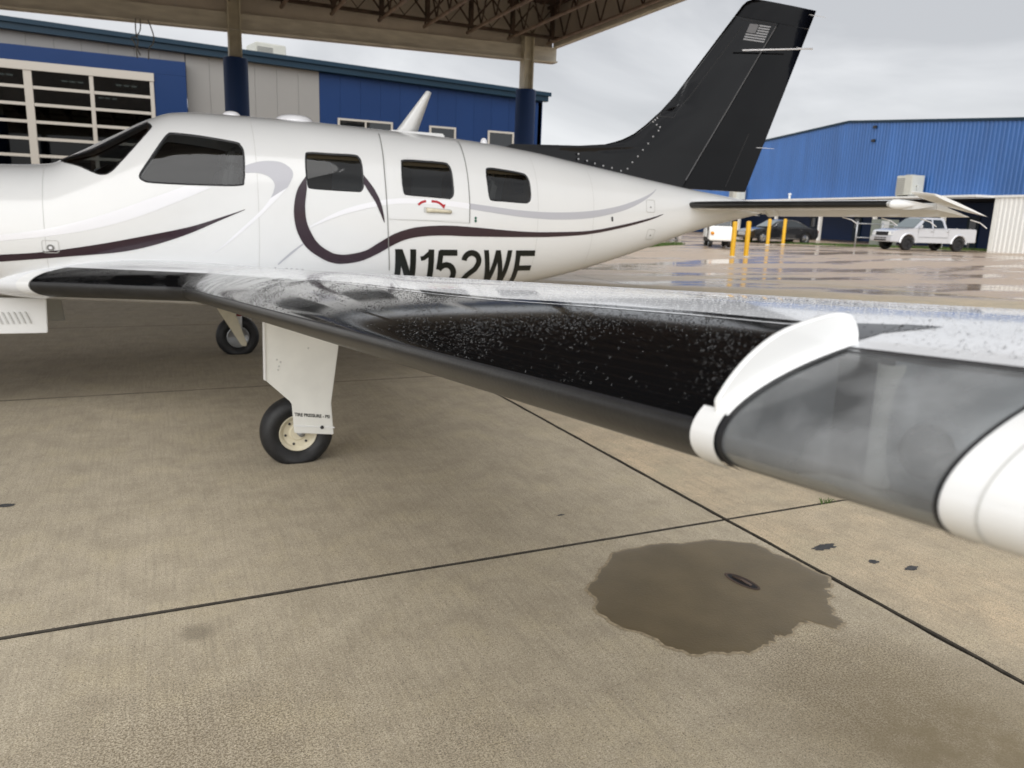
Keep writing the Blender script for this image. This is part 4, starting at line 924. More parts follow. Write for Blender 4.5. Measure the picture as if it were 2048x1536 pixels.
# ------------------------------------------------------------------ canopy over the ramp
CX0, CX1, CY0, CY1 = -14.5, 10.26, 3.5, 20.0  # near edge is out of view, set back to let skylight in
CN = thing('aircraft_canopy', (-2, 10, 0), 'open steel canopy with rusty brown roof trusses and blue-clad columns', 'canopy')
zb_ = lambda x: 5.29+(x+2.53)*.0219
def sbeam(x0, x1, y0, y1, h):   # a beam that climbs gently to the right
    return MB().add([(x, y, zb_(x)+dz) for dz in (0, h) for y in (y0, y1) for x in (x0, x1)], [(0, 2, 3, 1), (4, 5, 7, 6), (0, 1, 5, 4), (2, 6, 7, 3), (0, 4, 6, 2), (1, 3, 7, 5)])
be = obj('eave_beam', sbeam(CX0, CX1, 19.9, 20.02, .385), 'beam', CN)
obj('beam_flange', sbeam(CX0, CX1-.01, 19.78, 20.12, .03), 'beam', be); 
be2 = obj('eave_beam', sbeam(CX0, CX1, CY0, CY0+.12, .385), 'beam', CN)
obj('end_beam', MB().box(CX1-.10, CX1-.005, CY0+.13, 19.89, 5.955, 6.10), 'beam', CN)
for x in (-12.7, -5.36, 2.0, 9.36):
    for y in (19.84, CY0+.6):
        if y < 9 and x in (2.0,): continue
        cl = obj('column', MB().box(x-.14, x-.115, y-.14, y+.14, 0, 6.3).box(x+.115, x+.14, y-.14, y+.14, 0, 6.3).box(x-.115, x+.115, y-.012, y+.012, 0, 6.3), 'column', CN)
        n_ = 20; m = MB().lathe([(.27, .0), (.27, 4.79), (.25, 4.80), (.15, 4.80)], (x, y, 0), (0, 0, 1), n_)
        obj('column_cladding', m, 'blue', cl, smooth=True, angle=R(30))
for k in range(22):
    x = 9.95-1.15*k
    if x < CX0+.1: break
    jo = obj('roof_joist', MB().tube([(x, CY0+.15, 6.02), (x, 19.85, 6.02)], .042, 8), 'joist', CN, smooth=True)
    obj('top_chord', MB().box(x-.05, x+.05, CY0+.15, 19.85, 6.86, 6.93), 'rust', jo)
    m = MB(); nseg = 18; ys_ = np.linspace(CY0+.2, 19.8, nseg+1)
    for i in range(nseg):
        m.tube([(x, ys_[i], 6.03), (x, (ys_[i]+ys_[i+1])/2, 6.87)], .022, 5); m.tube([(x, (ys_[i]+ys_[i+1])/2, 6.87), (x, ys_[i+1], 6.03)], .022, 5)
    obj('web', m, 'rust', jo)
# cross trusses along x: the far one sits right behind the eave beam
for y in (19.6, 13.2, 7.0):
    tr_ = obj('cross_truss', MB().box(CX0+.1, CX1-.12, y-.05, y+.05, 6.09, 6.16), 'rust', CN)
    for k in range(22):
        x = 9.95-1.15*k
        if x < CX0+1.2: break
        obj('truss_post', MB().box(x-.05, x+.05, y-.05, y+.05, 6.16, 6.86), 'rust', tr_)
        m = MB().tube([(x, y, 6.18), (x-.575, y, 6.84), (x-1.15, y, 6.18)], .028, 5).tube([(x, y+.03, 6.84), (x-.575, y+.03, 6.18), (x-1.15, y+.03, 6.84)], .016, 5)
        obj('truss_diagonal', m, 'rust', tr_)
for k in range(21):
    x1_ = CX1-.01-1.18*k; x0_ = x1_-1.178
    if x0_ < CX0: break
    for y in (20.14, CY0-.12): obj('fascia_panel', MB().box(x0_, x1_, y, y+.03, zb_(x0_)+.1, 7.065), 'fascia', CN)
for k in range(16):
    y1_ = 20.12-1.2*k; y0_ = y1_-1.198
    if y0_ < CY0-.2: break
    for x in (CX1+.005, CX0-.035): obj('fascia_panel', MB().box(x, x+.03, y0_, y1_, 5.95, 7.065), 'fascia', CN)
obj('roof_deck', MB().box(CX0-.03, CX1+.03, CY0-.1, 20.16, 7.07, 7.14), 'deck', CN)
for x0_ in np.arange(CX0+.3, CX1-.3, .6): obj('deck_rib', MB().box(x0_, x0_+.09, CY0, 20.1, 7.03, 7.068), 'deck', CN)
# cables dangling from the eave beam
for P_, lab in (([(-.02, 19.7, 5.36), (-.03, 19.7, 5.1), (.0, 19.7, 4.9), (-.04, 19.68, 4.7), (-.03, 19.7, 4.56)], 'straight grey cable dangling from the canopy beam'),
                ([(.07, 19.7, 5.36), (.06, 19.72, 5.15), (-.03, 19.72, 5.0), (-.12, 19.7, 4.96), (-.06, 19.7, 4.85), (.03, 19.7, 4.62)], 'kinked grey cable dangling from the canopy beam'),
                ([(.22, 19.7, 5.36), (.28, 19.72, 5.2), (.32, 19.72, 5.02), (.29, 19.7, 4.88), (.21, 19.7, 4.78), (.19, 19.7, 4.56)], 'bowed grey cable dangling from the canopy beam')):
    tag(obj('hanging_cable', MB().tube([tuple(p) for p in catmull(P_, 5)], .014, 6), 'seam', smooth=True), lab, 'cable', 'cables hanging from the canopy')

# ------------------------------------------------------------------ blue and grey hangar office behind
BD = thing('hangar_building', (4, 36, 0), 'low blue and grey metal hangar with tall glazed sectional door', 'building')
ztop = lambda x: 6.88-.0268*(x+3.82)
def fas(x0, x1, y0, y1, d0, d1): return MB().add([(x, y, ztop(x)+d) for d in (d0, d1) for y in (y0, y1) for x in (x0, x1)], [(0, 2, 3, 1), (4, 5, 7, 6), (0, 1, 5, 4), (2, 6, 7, 3), (0, 4, 6, 2), (1, 3, 7, 5)])
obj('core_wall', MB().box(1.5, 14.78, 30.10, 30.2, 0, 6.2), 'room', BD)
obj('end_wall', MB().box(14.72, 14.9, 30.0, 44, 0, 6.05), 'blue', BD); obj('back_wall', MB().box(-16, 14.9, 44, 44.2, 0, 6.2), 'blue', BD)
obj('roof', fas(-16, 14.95, 30.0, 44.2, -.06, 0), 'teal', BD)
fsc = obj('fascia_gutter', fas(-16, 15.05, 29.72, 29.98, -.30, .02), 'teal', BD)
obj('gutter_lip', fas(-16, 15.14, 29.64, 29.73, -.10, .045), 'teal', fsc)
for k in range(6):
    x0_ = 1.42+.742*k; obj('wall_panel', MB().box(x0_+.003, x0_+.739, 30.0, 30.08, 0, 6.42), 'grey', BD, bevel=.004)
for k in range(24):
    x1_ = 1.40-.765*k; obj('wall_panel', MB().box(x1_-.762, x1_-.003, 30.0, 30.08, 6.0, 6.62), 'grey', BD, bevel=.004)
for k in range(12):
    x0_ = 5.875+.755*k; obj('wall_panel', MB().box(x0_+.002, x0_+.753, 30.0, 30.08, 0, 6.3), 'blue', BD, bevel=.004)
# glazed portal
PO = obj('door_portal', MB().box(-16, 1.39, 29.55, 29.99, 5.66, 6.11).box(.40, 1.389, 29.551, 29.989, 0, 5.655), 'blue', BD)
obj('door_header', MB().box(-9.4, .405, 29.50, 29.62, 5.40, 5.654), 'frame', BD)
cols = [-8.43, -6.68, -4.93, -3.18, -1.43, .33]; rowz = [5.40, 4.90, 4.39, 3.87, 3.36, 2.84, 2.33, 1.81, 1.29, .77, .05]
for i, x in enumerate(cols):
    w_ = .115 if i == 3 else .06; obj('mullion', MB().box(x-w_, x+w_, 29.52, 29.60, 0, 5.395), 'frame', BD, bevel=.008)
for i in range(5):
    x0_, x1_ = cols[i]+(.118 if i == 3 else .063), cols[i+1]-(.118 if i+1 == 3 else .063)
    for j in range(10):
        z1_, z0_ = rowz[j]-(.05 if j else 0), rowz[j+1]+.05
        if j: obj('transom', MB().box(x0_, x1_, 29.53, 29.59, rowz[j]-.045, rowz[j]+.045), 'frame', BD)
        obj('pane', MB().box(x0_, x1_, 29.555, 29.562, z0_-.004, z1_+.004), 'pane', BD)
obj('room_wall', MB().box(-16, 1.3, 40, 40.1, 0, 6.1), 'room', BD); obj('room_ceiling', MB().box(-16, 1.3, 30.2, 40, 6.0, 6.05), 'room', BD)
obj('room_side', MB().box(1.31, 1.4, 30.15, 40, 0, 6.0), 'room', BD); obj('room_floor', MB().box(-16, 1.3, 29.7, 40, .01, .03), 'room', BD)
for k, (x, y, lab) in enumerate([(-4.1, 31.2, 'hanging strip light behind the widest door mullion'), (-2.1, 31.6, 'hanging strip light in the middle of the glazed door'), (-.45, 31.4, 'hanging strip light behind the right-hand door panes, in front'), (-.5, 33.6, 'hanging strip light behind the right-hand door panes, second back'), (-1.2, 35.6, 'hanging strip light behind the right-hand door panes, farthest back')]):
    lt = thing('strip_light', (x, y, 5.4), lab, 'lamp', 'strip lights inside the glazed hangar')
    obj('housing', MB().box(x-.36, x+.36, y-.18, y+.18, 5.43, 5.5), 'seamL', lt); obj('suspension', MB().tube([(x, y, 5.5), (x, y, 5.99)], .01, 6), 'seam', lt)
    for d_ in (-.24, 0, .24): obj('tube', MB().box(x+d_-.08, x+d_+.08, y-.15, y+.15, 5.405, 5.428), 'lampw', lt)
def office_window(x0_, x1_, mull):
    fr_ = obj('window', MB().box(x0_, x1_, 29.93, 29.995, 4.72, 4.79).box(x0_, x1_, 29.93, 29.995, 3.3, 3.37).box(x0_, x0_+.07, 29.93, 29.995, 3.372, 4.718).box(x1_-.07, x1_, 29.93, 29.995, 3.372, 4.718), 'frame', BD)
    if mull: obj('mullion', MB().box((x0_+x1_)/2-.03, (x0_+x1_)/2+.03, 29.94, 29.994, 3.372, 4.718), 'frame', fr_)
    obj('pane', MB().box(x0_+.07, x1_-.07, 29.965, 29.972, 3.37, 4.72), 'window', fr_); obj('blind', MB().box(x0_+.07, x1_-.07, 29.99, 29.997, 3.37, 4.72), 'seam', fr_)
office_window(6.52, 8.60, True); office_window(10.06, 11.15, False); office_window(12.52, 13.66, False)
obj('downspout', MB().box(14.55, 14.67, 29.86, 29.99, 0, 6.0), 'blue', BD); obj('downspout_strap', MB().box(14.42, 14.50, 29.90, 29.99, 2.5, 4.9), 'frame', BD)
def ac_unit(loc, sx, sy, sz, label, rz=0, slats=9):
    t_ = thing('air_conditioner', loc, label, 'air conditioner', 'air conditioning units on the hangars'); x, y, z = loc
    Mx_ = Matrix.Translation(loc) @ Matrix.Rotation(rz, 4, 'Z')
    obj('casing', MB().box(-sx/2, sx/2, -sy/2, sy/2, .08, sz).xf(Mx_), 'ac', t_, bevel=.03)
    for k in range(slats):
        z0_ = .16+(sz-.28)*k/slats; obj('grille_slat', MB().box(-sx*.46, sx*.05, -sy/2-.02, -sy/2+.001, z0_, z0_+(sz-.28)/slats*.55).xf(Mx_), 'acd', t_)
    obj('fan_guard', MB().lathe([(sx*.22, 0), (sx*.22, .05), (sx*.2, .06), (.001, .06)], (0, 0, sz), (0, 0, 1), 20).xf(Mx_), 'acd', t_)
    for a_ in (-1, 1): obj('foot', MB().box(a_*sx*.4-.05, a_*sx*.4+.05, -sy/2, sy/2, 0, .08).xf(Mx_), 'acd', t_)
    obj('pipe', MB().tube([(sx*.5, -.1, sz*.5), (sx*.62, -.1, sz*.5), (sx*.62, -.1, .02)], .03, 8).xf(Mx_), 'ac', t_, smooth=True)
    return t_
ac_unit((4.38, 32.4, ztop(4.4)-.01), 1.15, 1.1, .78, 'boxy beige air conditioner on the flat hangar roof beside the canopy column', R(12))

# ------------------------------------------------------------------ big blue ribbed hangar to the right
P0, Dv, Nv = Vector((46.7, 35.6, 0)), Vector((.216, .976, 0)).normalized(), Vector((.976, -.216, 0)).normalized()
MH = Matrix(((Dv.x, Nv.x, 0, P0.x), (Dv.y, Nv.y, 0, P0.y), (0, 0, 1, 0), (0, 0, 0, 1)))
HG = thing('blue_hangar', tuple(MH @ Vector((8, 6, .35))), 'big blue ribbed-steel hangar with a white lower wall', 'building')
zr = lambda s: float(np.interp(s, [-25, -5.73, 10.37, 25.4, 41], [6.1, 7.86, 9.35, 8.77, 8.35]))
def ribbed(s0, s1, zlo, zhi, d0=0.):
    pts = []; n_ = 3; w_ = (s1-s0)/n_
    for k in range(n_): a_ = s0+k*w_; pts += [(a_, .0), (a_+.30*w_, .0), (a_+.42*w_, -.055), (a_+.72*w_, -.055), (a_+.84*w_, .0)]
    pts.append((s1, 0.))
    rows = [[(s, d0+d, zlo) for s, d in pts], [(s, d0+d, zhi(s)) for s, d in pts]]
    return MB().grid(rows).xf(MH)
s = -16.0
while s < 40.5:
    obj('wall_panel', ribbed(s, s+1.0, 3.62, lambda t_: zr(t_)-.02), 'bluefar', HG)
    if s+1.0 <= -4.6: obj('wall_panel', ribbed(s, s+1.0, .3, lambda t_: 3.5), 'whitefar', HG)
    s += 1.0
obj('wall_panel', ribbed(-5.0, -4.65, .3, lambda t_: 3.5), 'whitefar', HG)
m = MB()
rf_ = [(-16.2, zr(-16.2)), (10.37, zr(10.37)), (41.2, zr(41.2))]
for (a_, za), (b2, zb2) in zip(rf_[:-1], rf_[1:]): m.add([(a_, -.12, za-.10), (b2, -.12, zb2-.10), (b2, -.12, zb2+.06), (a_, -.12, za+.06), (a_, 26, za-.10), (b2, 26, zb2-.10), (b2, 26, zb2+.06), (a_, 26, za+.06)], [(0, 1, 2, 3), (4, 5, 6, 7), (3, 2, 6, 7), (0, 1, 5, 4), (0, 3, 7, 4), (1, 2, 6, 5)])
obj('roof', m.xf(MH), 'teal', HG)
obj('trim_strip', MB().box(-16, 41.0, -.13, -.02, 3.505, 3.625).xf(MH), 'whitefar', HG)
ln_ = obj('lean_to_roof', MB().box(-4.6, 41.0, -1.35, -.14, 3.50, 3.62).xf(MH), 'whitefar', HG)
obj('opening_back_wall', MB().box(-4.6, 41.0, 5.5, 5.6, .3, 3.5).xf(MH), 'blue', HG); obj('opening_ceiling', MB().box(-4.6, 41.0, 0, 5.49, 3.44, 3.49).xf(MH), 'dark', HG)
obj('opening_side', MB().box(-4.72, -4.62, .02, 5.49, .3, 3.43).xf(MH), 'dark', HG)
obj('end_wall', MB().box(41.0, 41.1, .05, 26, .3, 8.3).xf(MH), 'bluefar', HG)
for s_ in (-1.4, 5.2, 11.8, 18.4, 25., 31.6, 38.2): obj('post', MB().box(s_-.13, s_+.13, -.7, -.5, .3, 3.498).xf(MH), 'whitefar', HG)
for s_ in (2.2, 8.5, 15, 21.5):
    dr_ = obj('office_door', MB().box(s_, s_+1.1, 5.43, 5.49, .32, 2.5).xf(MH), 'teal', HG); obj('door_window', MB().box(s_+.25, s_+.85, 5.41, 5.428, 1.4, 2.2).xf(MH), 'carglass', dr_)
for z in (8.55, 7.6):
    obj('wall_lamp', MB().box(7.0, 7.3, -.2, -.06, z, z+.18).xf(MH), 'dark', HG)
ang_h = math.atan2(Dv.y, Dv.x)
ac_unit(tuple(MH @ Vector((1.9, -.75, 3.63))), 1.5, .95, 1.35, 'large beige air conditioner with pipes on the lean-to above the silver pickup', ang_h+math.pi)
ac_unit(tuple(MH @ Vector((25.6, -.75, 3.63))), 1.5, .95, 1.25, 'beige air conditioner on the lean-to right beside the black tail fin', ang_h+math.pi)
vt = thing('vent_pipe', tuple(MH @ Vector((16.3, -.8, 3.62))), 'short white capped vent pipe on the lean-to between two air conditioners', 'vent')
obj('pipe', MB().tube([tuple(MH @ Vector((16.3, -.8, 3.62))), tuple(MH @ Vector((16.3, -.8, 4.0)))], .09, 10), 'whitefar', vt, smooth=True); obj('cap', MB().lathe([(.15, 0), (.13, .1), (.001, .13)], tuple(MH @ Vector((16.3, -.8, 4.0))), (0, 0, 1), 12), 'whitefar', vt, smooth=True)

# ------------------------------------------------------------------ vehicles
def shell(poly, wf):
    n_ = len(poly); v_ = [(a_, -wf(a_, z), z) for a_, z in poly]+[(a_, wf(a_, z), z) for a_, z in poly]
    return MB().add(v_, [tuple(range(n_)), tuple(range(2*n_-1, n_-1, -1))]+[(i, (i+1) % n_, (i+1) % n_+n_, i+n_)[::-1] for i in range(n_)])
def arch(cx, r_, z0, n_=9): return [(cx+r_*math.cos(a_), z0+r_*math.sin(a_)) for a_ in np.linspace(math.pi, 0, n_)]
def car_wheel(root, Mx_, x, y, r_, wd, sgn, rimmat, nsp):
    m = MB().lathe([(r_*.62, -wd/2), (r_*.9, -wd/2), (r_, -wd*.3), (r_, wd*.3), (r_*.9, wd/2), (r_*.62, wd/2)], (x, y, r_), (0, 1, 0), 28, True)
    w_ = obj('wheel', m.xf(Mx_), 'rubber', root, smooth=True, angle=R(50))
    obj('rim', MB().lathe([(r_*.63, sgn*wd*.4), (r_*.58, sgn*wd*.42), (r_*.52, sgn*wd*.25), (.001, sgn*wd*.25)], (x, y, r_), (0, 1, 0), 24).xf(Mx_), rimmat, w_, smooth=True, angle=R(40))
    for k in range(nsp):
        a_ = 2*math.pi*k/nsp; c_, s_ = math.cos(a_), math.sin(a_); q_ = .035
        obj('spoke', MB().add([(x+c_*.06-s_*q_, y+sgn*wd*.44, r_+s_*.06+c_*q_), (x+c_*.06+s_*q_, y+sgn*wd*.44, r_+s_*.06-c_*q_), (x+c_*r_*.58+s_*q_*.7, y+sgn*wd*.34, r_+s_*r_*.58-c_*q_*.7), (x+c_*r_*.58-s_*q_*.7, y+sgn*wd*.34, r_+s_*r_*.58+c_*q_*.7)], [(0, 1, 2, 3)]).xf(Mx_), rimmat, w_)
def side_pane(poly, wf, sgn, off=.006): return MB().add([(a_, sgn*(wf(a_, z)+off), z) for a_, z in poly], [tuple(range(len(poly)))])
def frame_at(px, py, lx, ly, rear, z=.35):
    d_ = Vector((*rear, 0)).normalized(); p_ = Vector((-d_.y, d_.x, 0)); o_ = Vector((px, py, z))-d_*lx-p_*ly
    return Matrix(((d_.x, p_.x, 0, o_.x), (d_.y, p_.y, 0, o_.y), (0, 0, 1, z), (0, 0, 0, 1)))
def pickup():
    Mx_ = frame_at(37.55, 30.19, .95, -.80, (.98, -.19))
    t_ = thing('pickup_truck', tuple(Mx_ @ Vector((2.65, 0, 0))), 'silver-white double-cab pickup truck with black grille and black wheels', 'truck')
    wf = lambda a_, z: .925-.03*max(0, z-.9)-(.10*max(0, .45-a_)/.45)-(.03 if z < .5 else 0)
    poly = [(.02, .46), (.0, .62), (.03, .98), (.18, 1.07), (.75, 1.15), (1.38, 1.20), (3.52, 1.20), (3.55, 1.245), (5.30, 1.245), (5.36, 1.16), (5.36, .66), (5.30, .52), (4.72, .50)]+arch(4.27, .45, .42)[::-1]+[(3.80, .44), (1.42, .44)]+arch(.95, .45, .42)[::-1]+[(.48, .44)]
    obj('body', shell(poly, wf).xf(Mx_), 'truck', t_, bevel=.03)
    wc = lambda a_, z: .86-.20*(z-1.2)/.6
    cabp = [(1.30, 1.19), (2.02, 1.76), (2.20, 1.80), (3.20, 1.80), (3.36, 1.74), (3.50, 1.19)]
    cb = obj('cab', shell(cabp, wc).xf(Mx_), 'truck', t_, bevel=.04)
    for sg in (-1, 1):
        obj('side_window', side_pane([(1.62, 1.23), (2.06, 1.66), (2.16, 1.70), (2.47, 1.70), (2.48, 1.23)], wc, sg).xf(Mx_), 'carglass', cb)
        obj('side_window', side_pane([(2.58, 1.23), (2.57, 1.70), (3.08, 1.70), (3.20, 1.62), (3.28, 1.26)], wc, sg).xf(Mx_), 'carglass', cb)
        hd_ = MB().add([(-.004, sg*.50, .80), (.05, sg*.86, .82), (.10, sg*.84, 1.0), (.035, sg*.52, .985)], [(0, 1, 2, 3)]); obj('headlight', hd_.xf(Matrix.Translation(Mx_ @ Vector((-.025, 0, 0))-Mx_ @ Vector((0, 0, 0))) @ Mx_), 'lamp', t_)
        obj('fog_light', MB().lathe([(.06, 0), (.05, .02), (.001, .03)], (.01, sg*.66, .58), (-1, 0, 0), 14).xf(Mx_), 'dark', t_)
        for ax_, nm in ((.95, 'fender_flare'), (4.27, 'fender_flare')):
            A_ = arch(ax_, .55, .42, 15); B_ = arch(ax_, .455, .42, 15)
            rows = [[(p[0], sg*.915, p[1]) for p in A_], [(p[0], sg*.965, p[1]) for p in [(a_*.6+b2[0]*.4, z*.6+b2[1]*.4) for (a_, z), b2 in zip(A_, B_)]], [(p[0], sg*.965, p[1]) for p in B_], [(p[0], sg*.88, p[1]) for p in B_]]
            obj(nm, MB().grid(rows).xf(Mx_), 'truck', t_, smooth=True)
        for dx in (2.40, 3.42): obj('door_handle', MB().box(dx-.07, dx+.07, sg*.93-.012, sg*.93+.012, 1.04, 1.075).xf(Mx_), 'chrome', t_)
        for dx in (1.55, 2.53, 3.52): obj('door_gap', MB().box(dx-.006, dx+.006, sg*.922-.004, sg*.922+.004, .55, 1.185).xf(Mx_), 'seam', t_)
        obj('side_mirror', MB().box(1.58, 1.68, sg*.90-.02 if sg > 0 else -1.08, 1.08 if sg > 0 else -.88, 1.22, 1.40).xf(Mx_), 'truck', t_, bevel=.03)
        obj('tail_light', MB().box(5.28, 5.366, sg*.84-.05, sg*.84+.05, .85, 1.15).xf(Mx_), 'redlamp', t_)
        obj('side_moulding', MB().box(1.6, 3.5, sg*.925-.012, sg*.925+.012, .72, .76).xf(Mx_), 'steel', t_)
    obj('windshield', MB().add([(1.335, -.80, 1.235), (1.335, .80, 1.235), (1.99, .66, 1.745), (1.99, -.66, 1.745)], [(0, 1, 2, 3)]).xf(Matrix.Translation(Vector((0, 0, .012))) @ Mx_), 'carwind', cb)
    gr_ = obj('grille', MB().box(-.025, .06, -.47, .47, .78, .985).xf(Mx_), 'dark', t_, bevel=.01)
    for k in range(4): obj('grille_bar', MB().box(-.032, -.024, -.46, .46, .81+.045*k, .825+.045*k).xf(Mx_), 'seal', gr_)
    bm_ = obj('front_bumper', MB().box(-.09, .12, -.86, .86, .45, .74).xf(Mx_), 'truck', t_, bevel=.04); obj('bumper_intake', MB().box(-.10, -.06, -.48, .48, .50, .58).xf(Mx_), 'dark', bm_); obj('bumper_intake', MB().box(-.10, -.06, -.48, .48, .63, .68).xf(Mx_), 'dark', bm_)
    obj('rear_bumper', MB().box(5.34, 5.48, -.85, .85, .50, .70).xf(Mx_), 'chrome', t_, bevel=.03)
    obj('bed_floor', MB().box(3.6, 5.25, -.75, .75, 1.235, 1.25).xf(Mx_), 'dark', t_)
    for x in (.95, 4.27):
        for sg in (-1, 1): car_wheel(t_, Mx_, x, sg*.80, .395, .27, sg, 'dark', 6)
pickup()
def saloon():
    Mx_ = frame_at(34.34, 37.85, .98, -.78, (.985, -.16))
    t_ = thing('sedan_car', tuple(Mx_ @ Vector((2.5, 0, 0))), 'black four-door sedan with bright wheels parked behind the yellow bollards', 'car')
    wf = lambda a_, z: .92-.05*max(0, z-.75)-.22*max(0, .5-a_)/.5*(.5)-.12*max(0, a_-4.5)/.5-(.03 if z < .35 else 0)
    poly = [(.05, .30), (.0, .45), (.02, .66), (.30, .80), (.85, .90), (1.55, .965), (4.05, 1.0), (4.75, .98), (4.97, .86), (5.0, .55), (4.92, .32), (4.45, .28)]+arch(4.0, .38, .33)[::-1]+[(3.60, .24), (1.40, .24)]+arch(.98, .38, .33)[::-1]+[(.58, .27)]
    obj('body', shell(poly, wf).xf(Mx_), 'sedan', t_, bevel=.05, seg=3)
    wc = lambda a_, z: .84-.24*(z-.95)/.5
    cp = [(1.42, .95), (2.05, 1.33), (2.35, 1.43), (2.75, 1.47), (3.25, 1.45), (3.65, 1.36), (4.35, .98)]
    cb = obj('cabin', shell(cp, wc).xf(Mx_), 'sedan', t_, bevel=.03)
    for sg in (-1, 1):
        obj('side_window', side_pane([(1.75, 1.02), (2.12, 1.29), (2.4, 1.38), (2.72, 1.40), (2.74, 1.02)], wc, sg).xf(Mx_), 'carglass', cb)
        obj('side_window', side_pane([(2.82, 1.02), (2.80, 1.40), (3.22, 1.38), (3.55, 1.29), (3.95, 1.05)], wc, sg).xf(Mx_), 'carglass', cb)
        tr_ = [(1.72, 1.0), (2.10, 1.30), (2.4, 1.40), (2.75, 1.43), (3.22, 1.41), (3.58, 1.32), (4.02, 1.03)]
        obj('chrome_trim', MB().tube([(a_, sg*(wc(a_, z)+.012), z) for a_, z in tr_], .012, 6).xf(Mx_), 'chrome', cb, smooth=True)
        obj('headlight', MB().add([(.01, sg*.50, .56), (.16, sg*.82, .60), (.34, sg*.84, .76), (.12, sg*.55, .70)], [(0, 1, 2, 3)]).xf(Matrix.Translation(Mx_ @ Vector((-.05, 0, .02))-Mx_ @ Vector((0, 0, 0))) @ Mx_), 'lamp', t_)
        obj('sill_trim', MB().box(1.45, 3.55, sg*.915-.012, sg*.915+.012, .30, .33).xf(Mx_), 'chrome', t_)
        obj('side_mirror', MB().box(1.72, 1.86, min(sg*.86, sg*1.02), max(sg*.86, sg*1.02), .99, 1.10).xf(Mx_), 'sedan', t_, bevel=.03)
        for dx in (2.6, 3.62): obj('door_handle', MB().box(dx-.08, dx+.08, sg*.918-.012, sg*.918+.012, .86, .885).xf(Mx_), 'chrome', t_)
        obj('tail_light', MB().box(4.90, 4.985, sg*.66-.12, sg*.66+.12, .70, .84).xf(Mx_), 'redlamp', t_)
    obj('windshield', MB().add([(1.47, -.78, 1.0), (1.47, .78, 1.0), (2.12, .60, 1.385), (2.12, -.60, 1.385)], [(0, 1, 2, 3)]).xf(Matrix.Translation(Vector((0, 0, .015))) @ Mx_), 'carwind', cb)
    obj('rear_window', MB().add([(4.25, -.74, 1.05), (4.25, .74, 1.05), (3.68, .58, 1.37), (3.68, -.58, 1.37)], [(0, 1, 2, 3)]).xf(Matrix.Translation(Vector((0, 0, .012))) @ Mx_), 'carwind', cb)
    obj('grille', MB().box(-.02, .05, -.4, .4, .46, .66).xf(Mx_), 'chrome', t_, bevel=.02)
    for x in (.98, 4.0):
        for sg in (-1, 1): car_wheel(t_, Mx_, x, sg*.79, .345, .22, sg, 'chrome', 7)
saloon()
def cart():
    Mx_ = frame_at(25.7, 30.6, .35, -.45, (.50, .86), .33)
    t_ = thing('utility_cart', tuple(Mx_ @ Vector((1.1, 0, 0))), 'small white utility cart with an amber lamp parked by the yellow bollards', 'cart')
    obj('front_body', shell([(.0, .30), (.02, .78), (.12, .98), (.55, 1.02), (.62, .34)], lambda a_, z: .56-.05*max(0, z-.6)).xf(Mx_), 'whitefar', t_, bevel=.05)
    obj('chassis', MB().box(.3, 2.15, -.54, .54, .26, .42).xf(Mx_), 'dark', t_, bevel=.02); obj('rear_box', MB().box(1.25, 2.2, -.56, .56, .43, .86).xf(Mx_), 'whitefar', t_, bevel=.04)
    obj('seat', MB().box(.95, 1.24, -.5, .5, .43, .70).xf(Mx_), 'dark', t_, bevel=.03); obj('seat_back', MB().box(1.16, 1.245, -.5, .5, .72, 1.08).xf(Mx_), 'dark', t_, bevel=.02)
    for x in (.50, 1.30):
        for sg in (-1, 1): obj('roof_post', MB().tube([(x, sg*.5, .86 if x > 1 else 1.0), (x+.05, sg*.48, 1.50)], .02, 8).xf(Mx_), 'frame', t_)
    obj('roof', MB().box(.42, 1.45, -.56, .56, 1.50, 1.56).xf(Mx_), 'whitefar', t_, bevel=.02)
    obj('windscreen', MB().add([(.48, -.46, 1.03), (.48, .46, 1.03), (.53, .44, 1.49), (.53, -.44, 1.49)], [(0, 1, 2, 3)]).xf(Mx_), 'carglass', t_)
    obj('marker_lamp', MB().lathe([(.09, 0), (.08, .05), (.001, .07)], (.02, .42, .66), (-1, 0, 0), 14).xf(Mx_), 'orange', t_, smooth=True)
    for x in (.35, 1.75):
        for sg in (-1, 1): car_wheel(t_, Mx_, x, sg*.45, .25, .18, sg, 'steel', 5)
cart()
# bollards
def bollard(x, y, z, h, lab):
    t_ = thing('bollard', (x, y, z), lab, 'bollard', 'yellow bollards')
    obj('post', MB().lathe([(.10, 0), (.10, h-.05), (.085, h-.012), (.04, h), (.001, h+.004)], (x, y, z), (0, 0, 1), 18), 'yellow', t_, smooth=True, angle=R(50))
    obj('base_collar', MB().lathe([(.15, 0), (.15, .03), (.105, .04)], (x, y, z), (0, 0, 1), 18), 'seamL', t_)
for x, y, z, h, lab in [(21.74, 25.61, .215, 1.36, 'tall yellow bollard standing directly before the white utility cart'), (22.45, 25.6, .225, 1.38, 'tall yellow bollard between the utility cart and the sedan headlight'), (31.73, 34.49, .35, 1.45, 'yellow bollard standing before the front door of the black sedan'), (34.4, 36.1, .35, 1.50, 'yellow bollard standing before the rear door of the black sedan')]:
    bollard(x, y, HT(x, y), h+z-HT(x, y), lab)
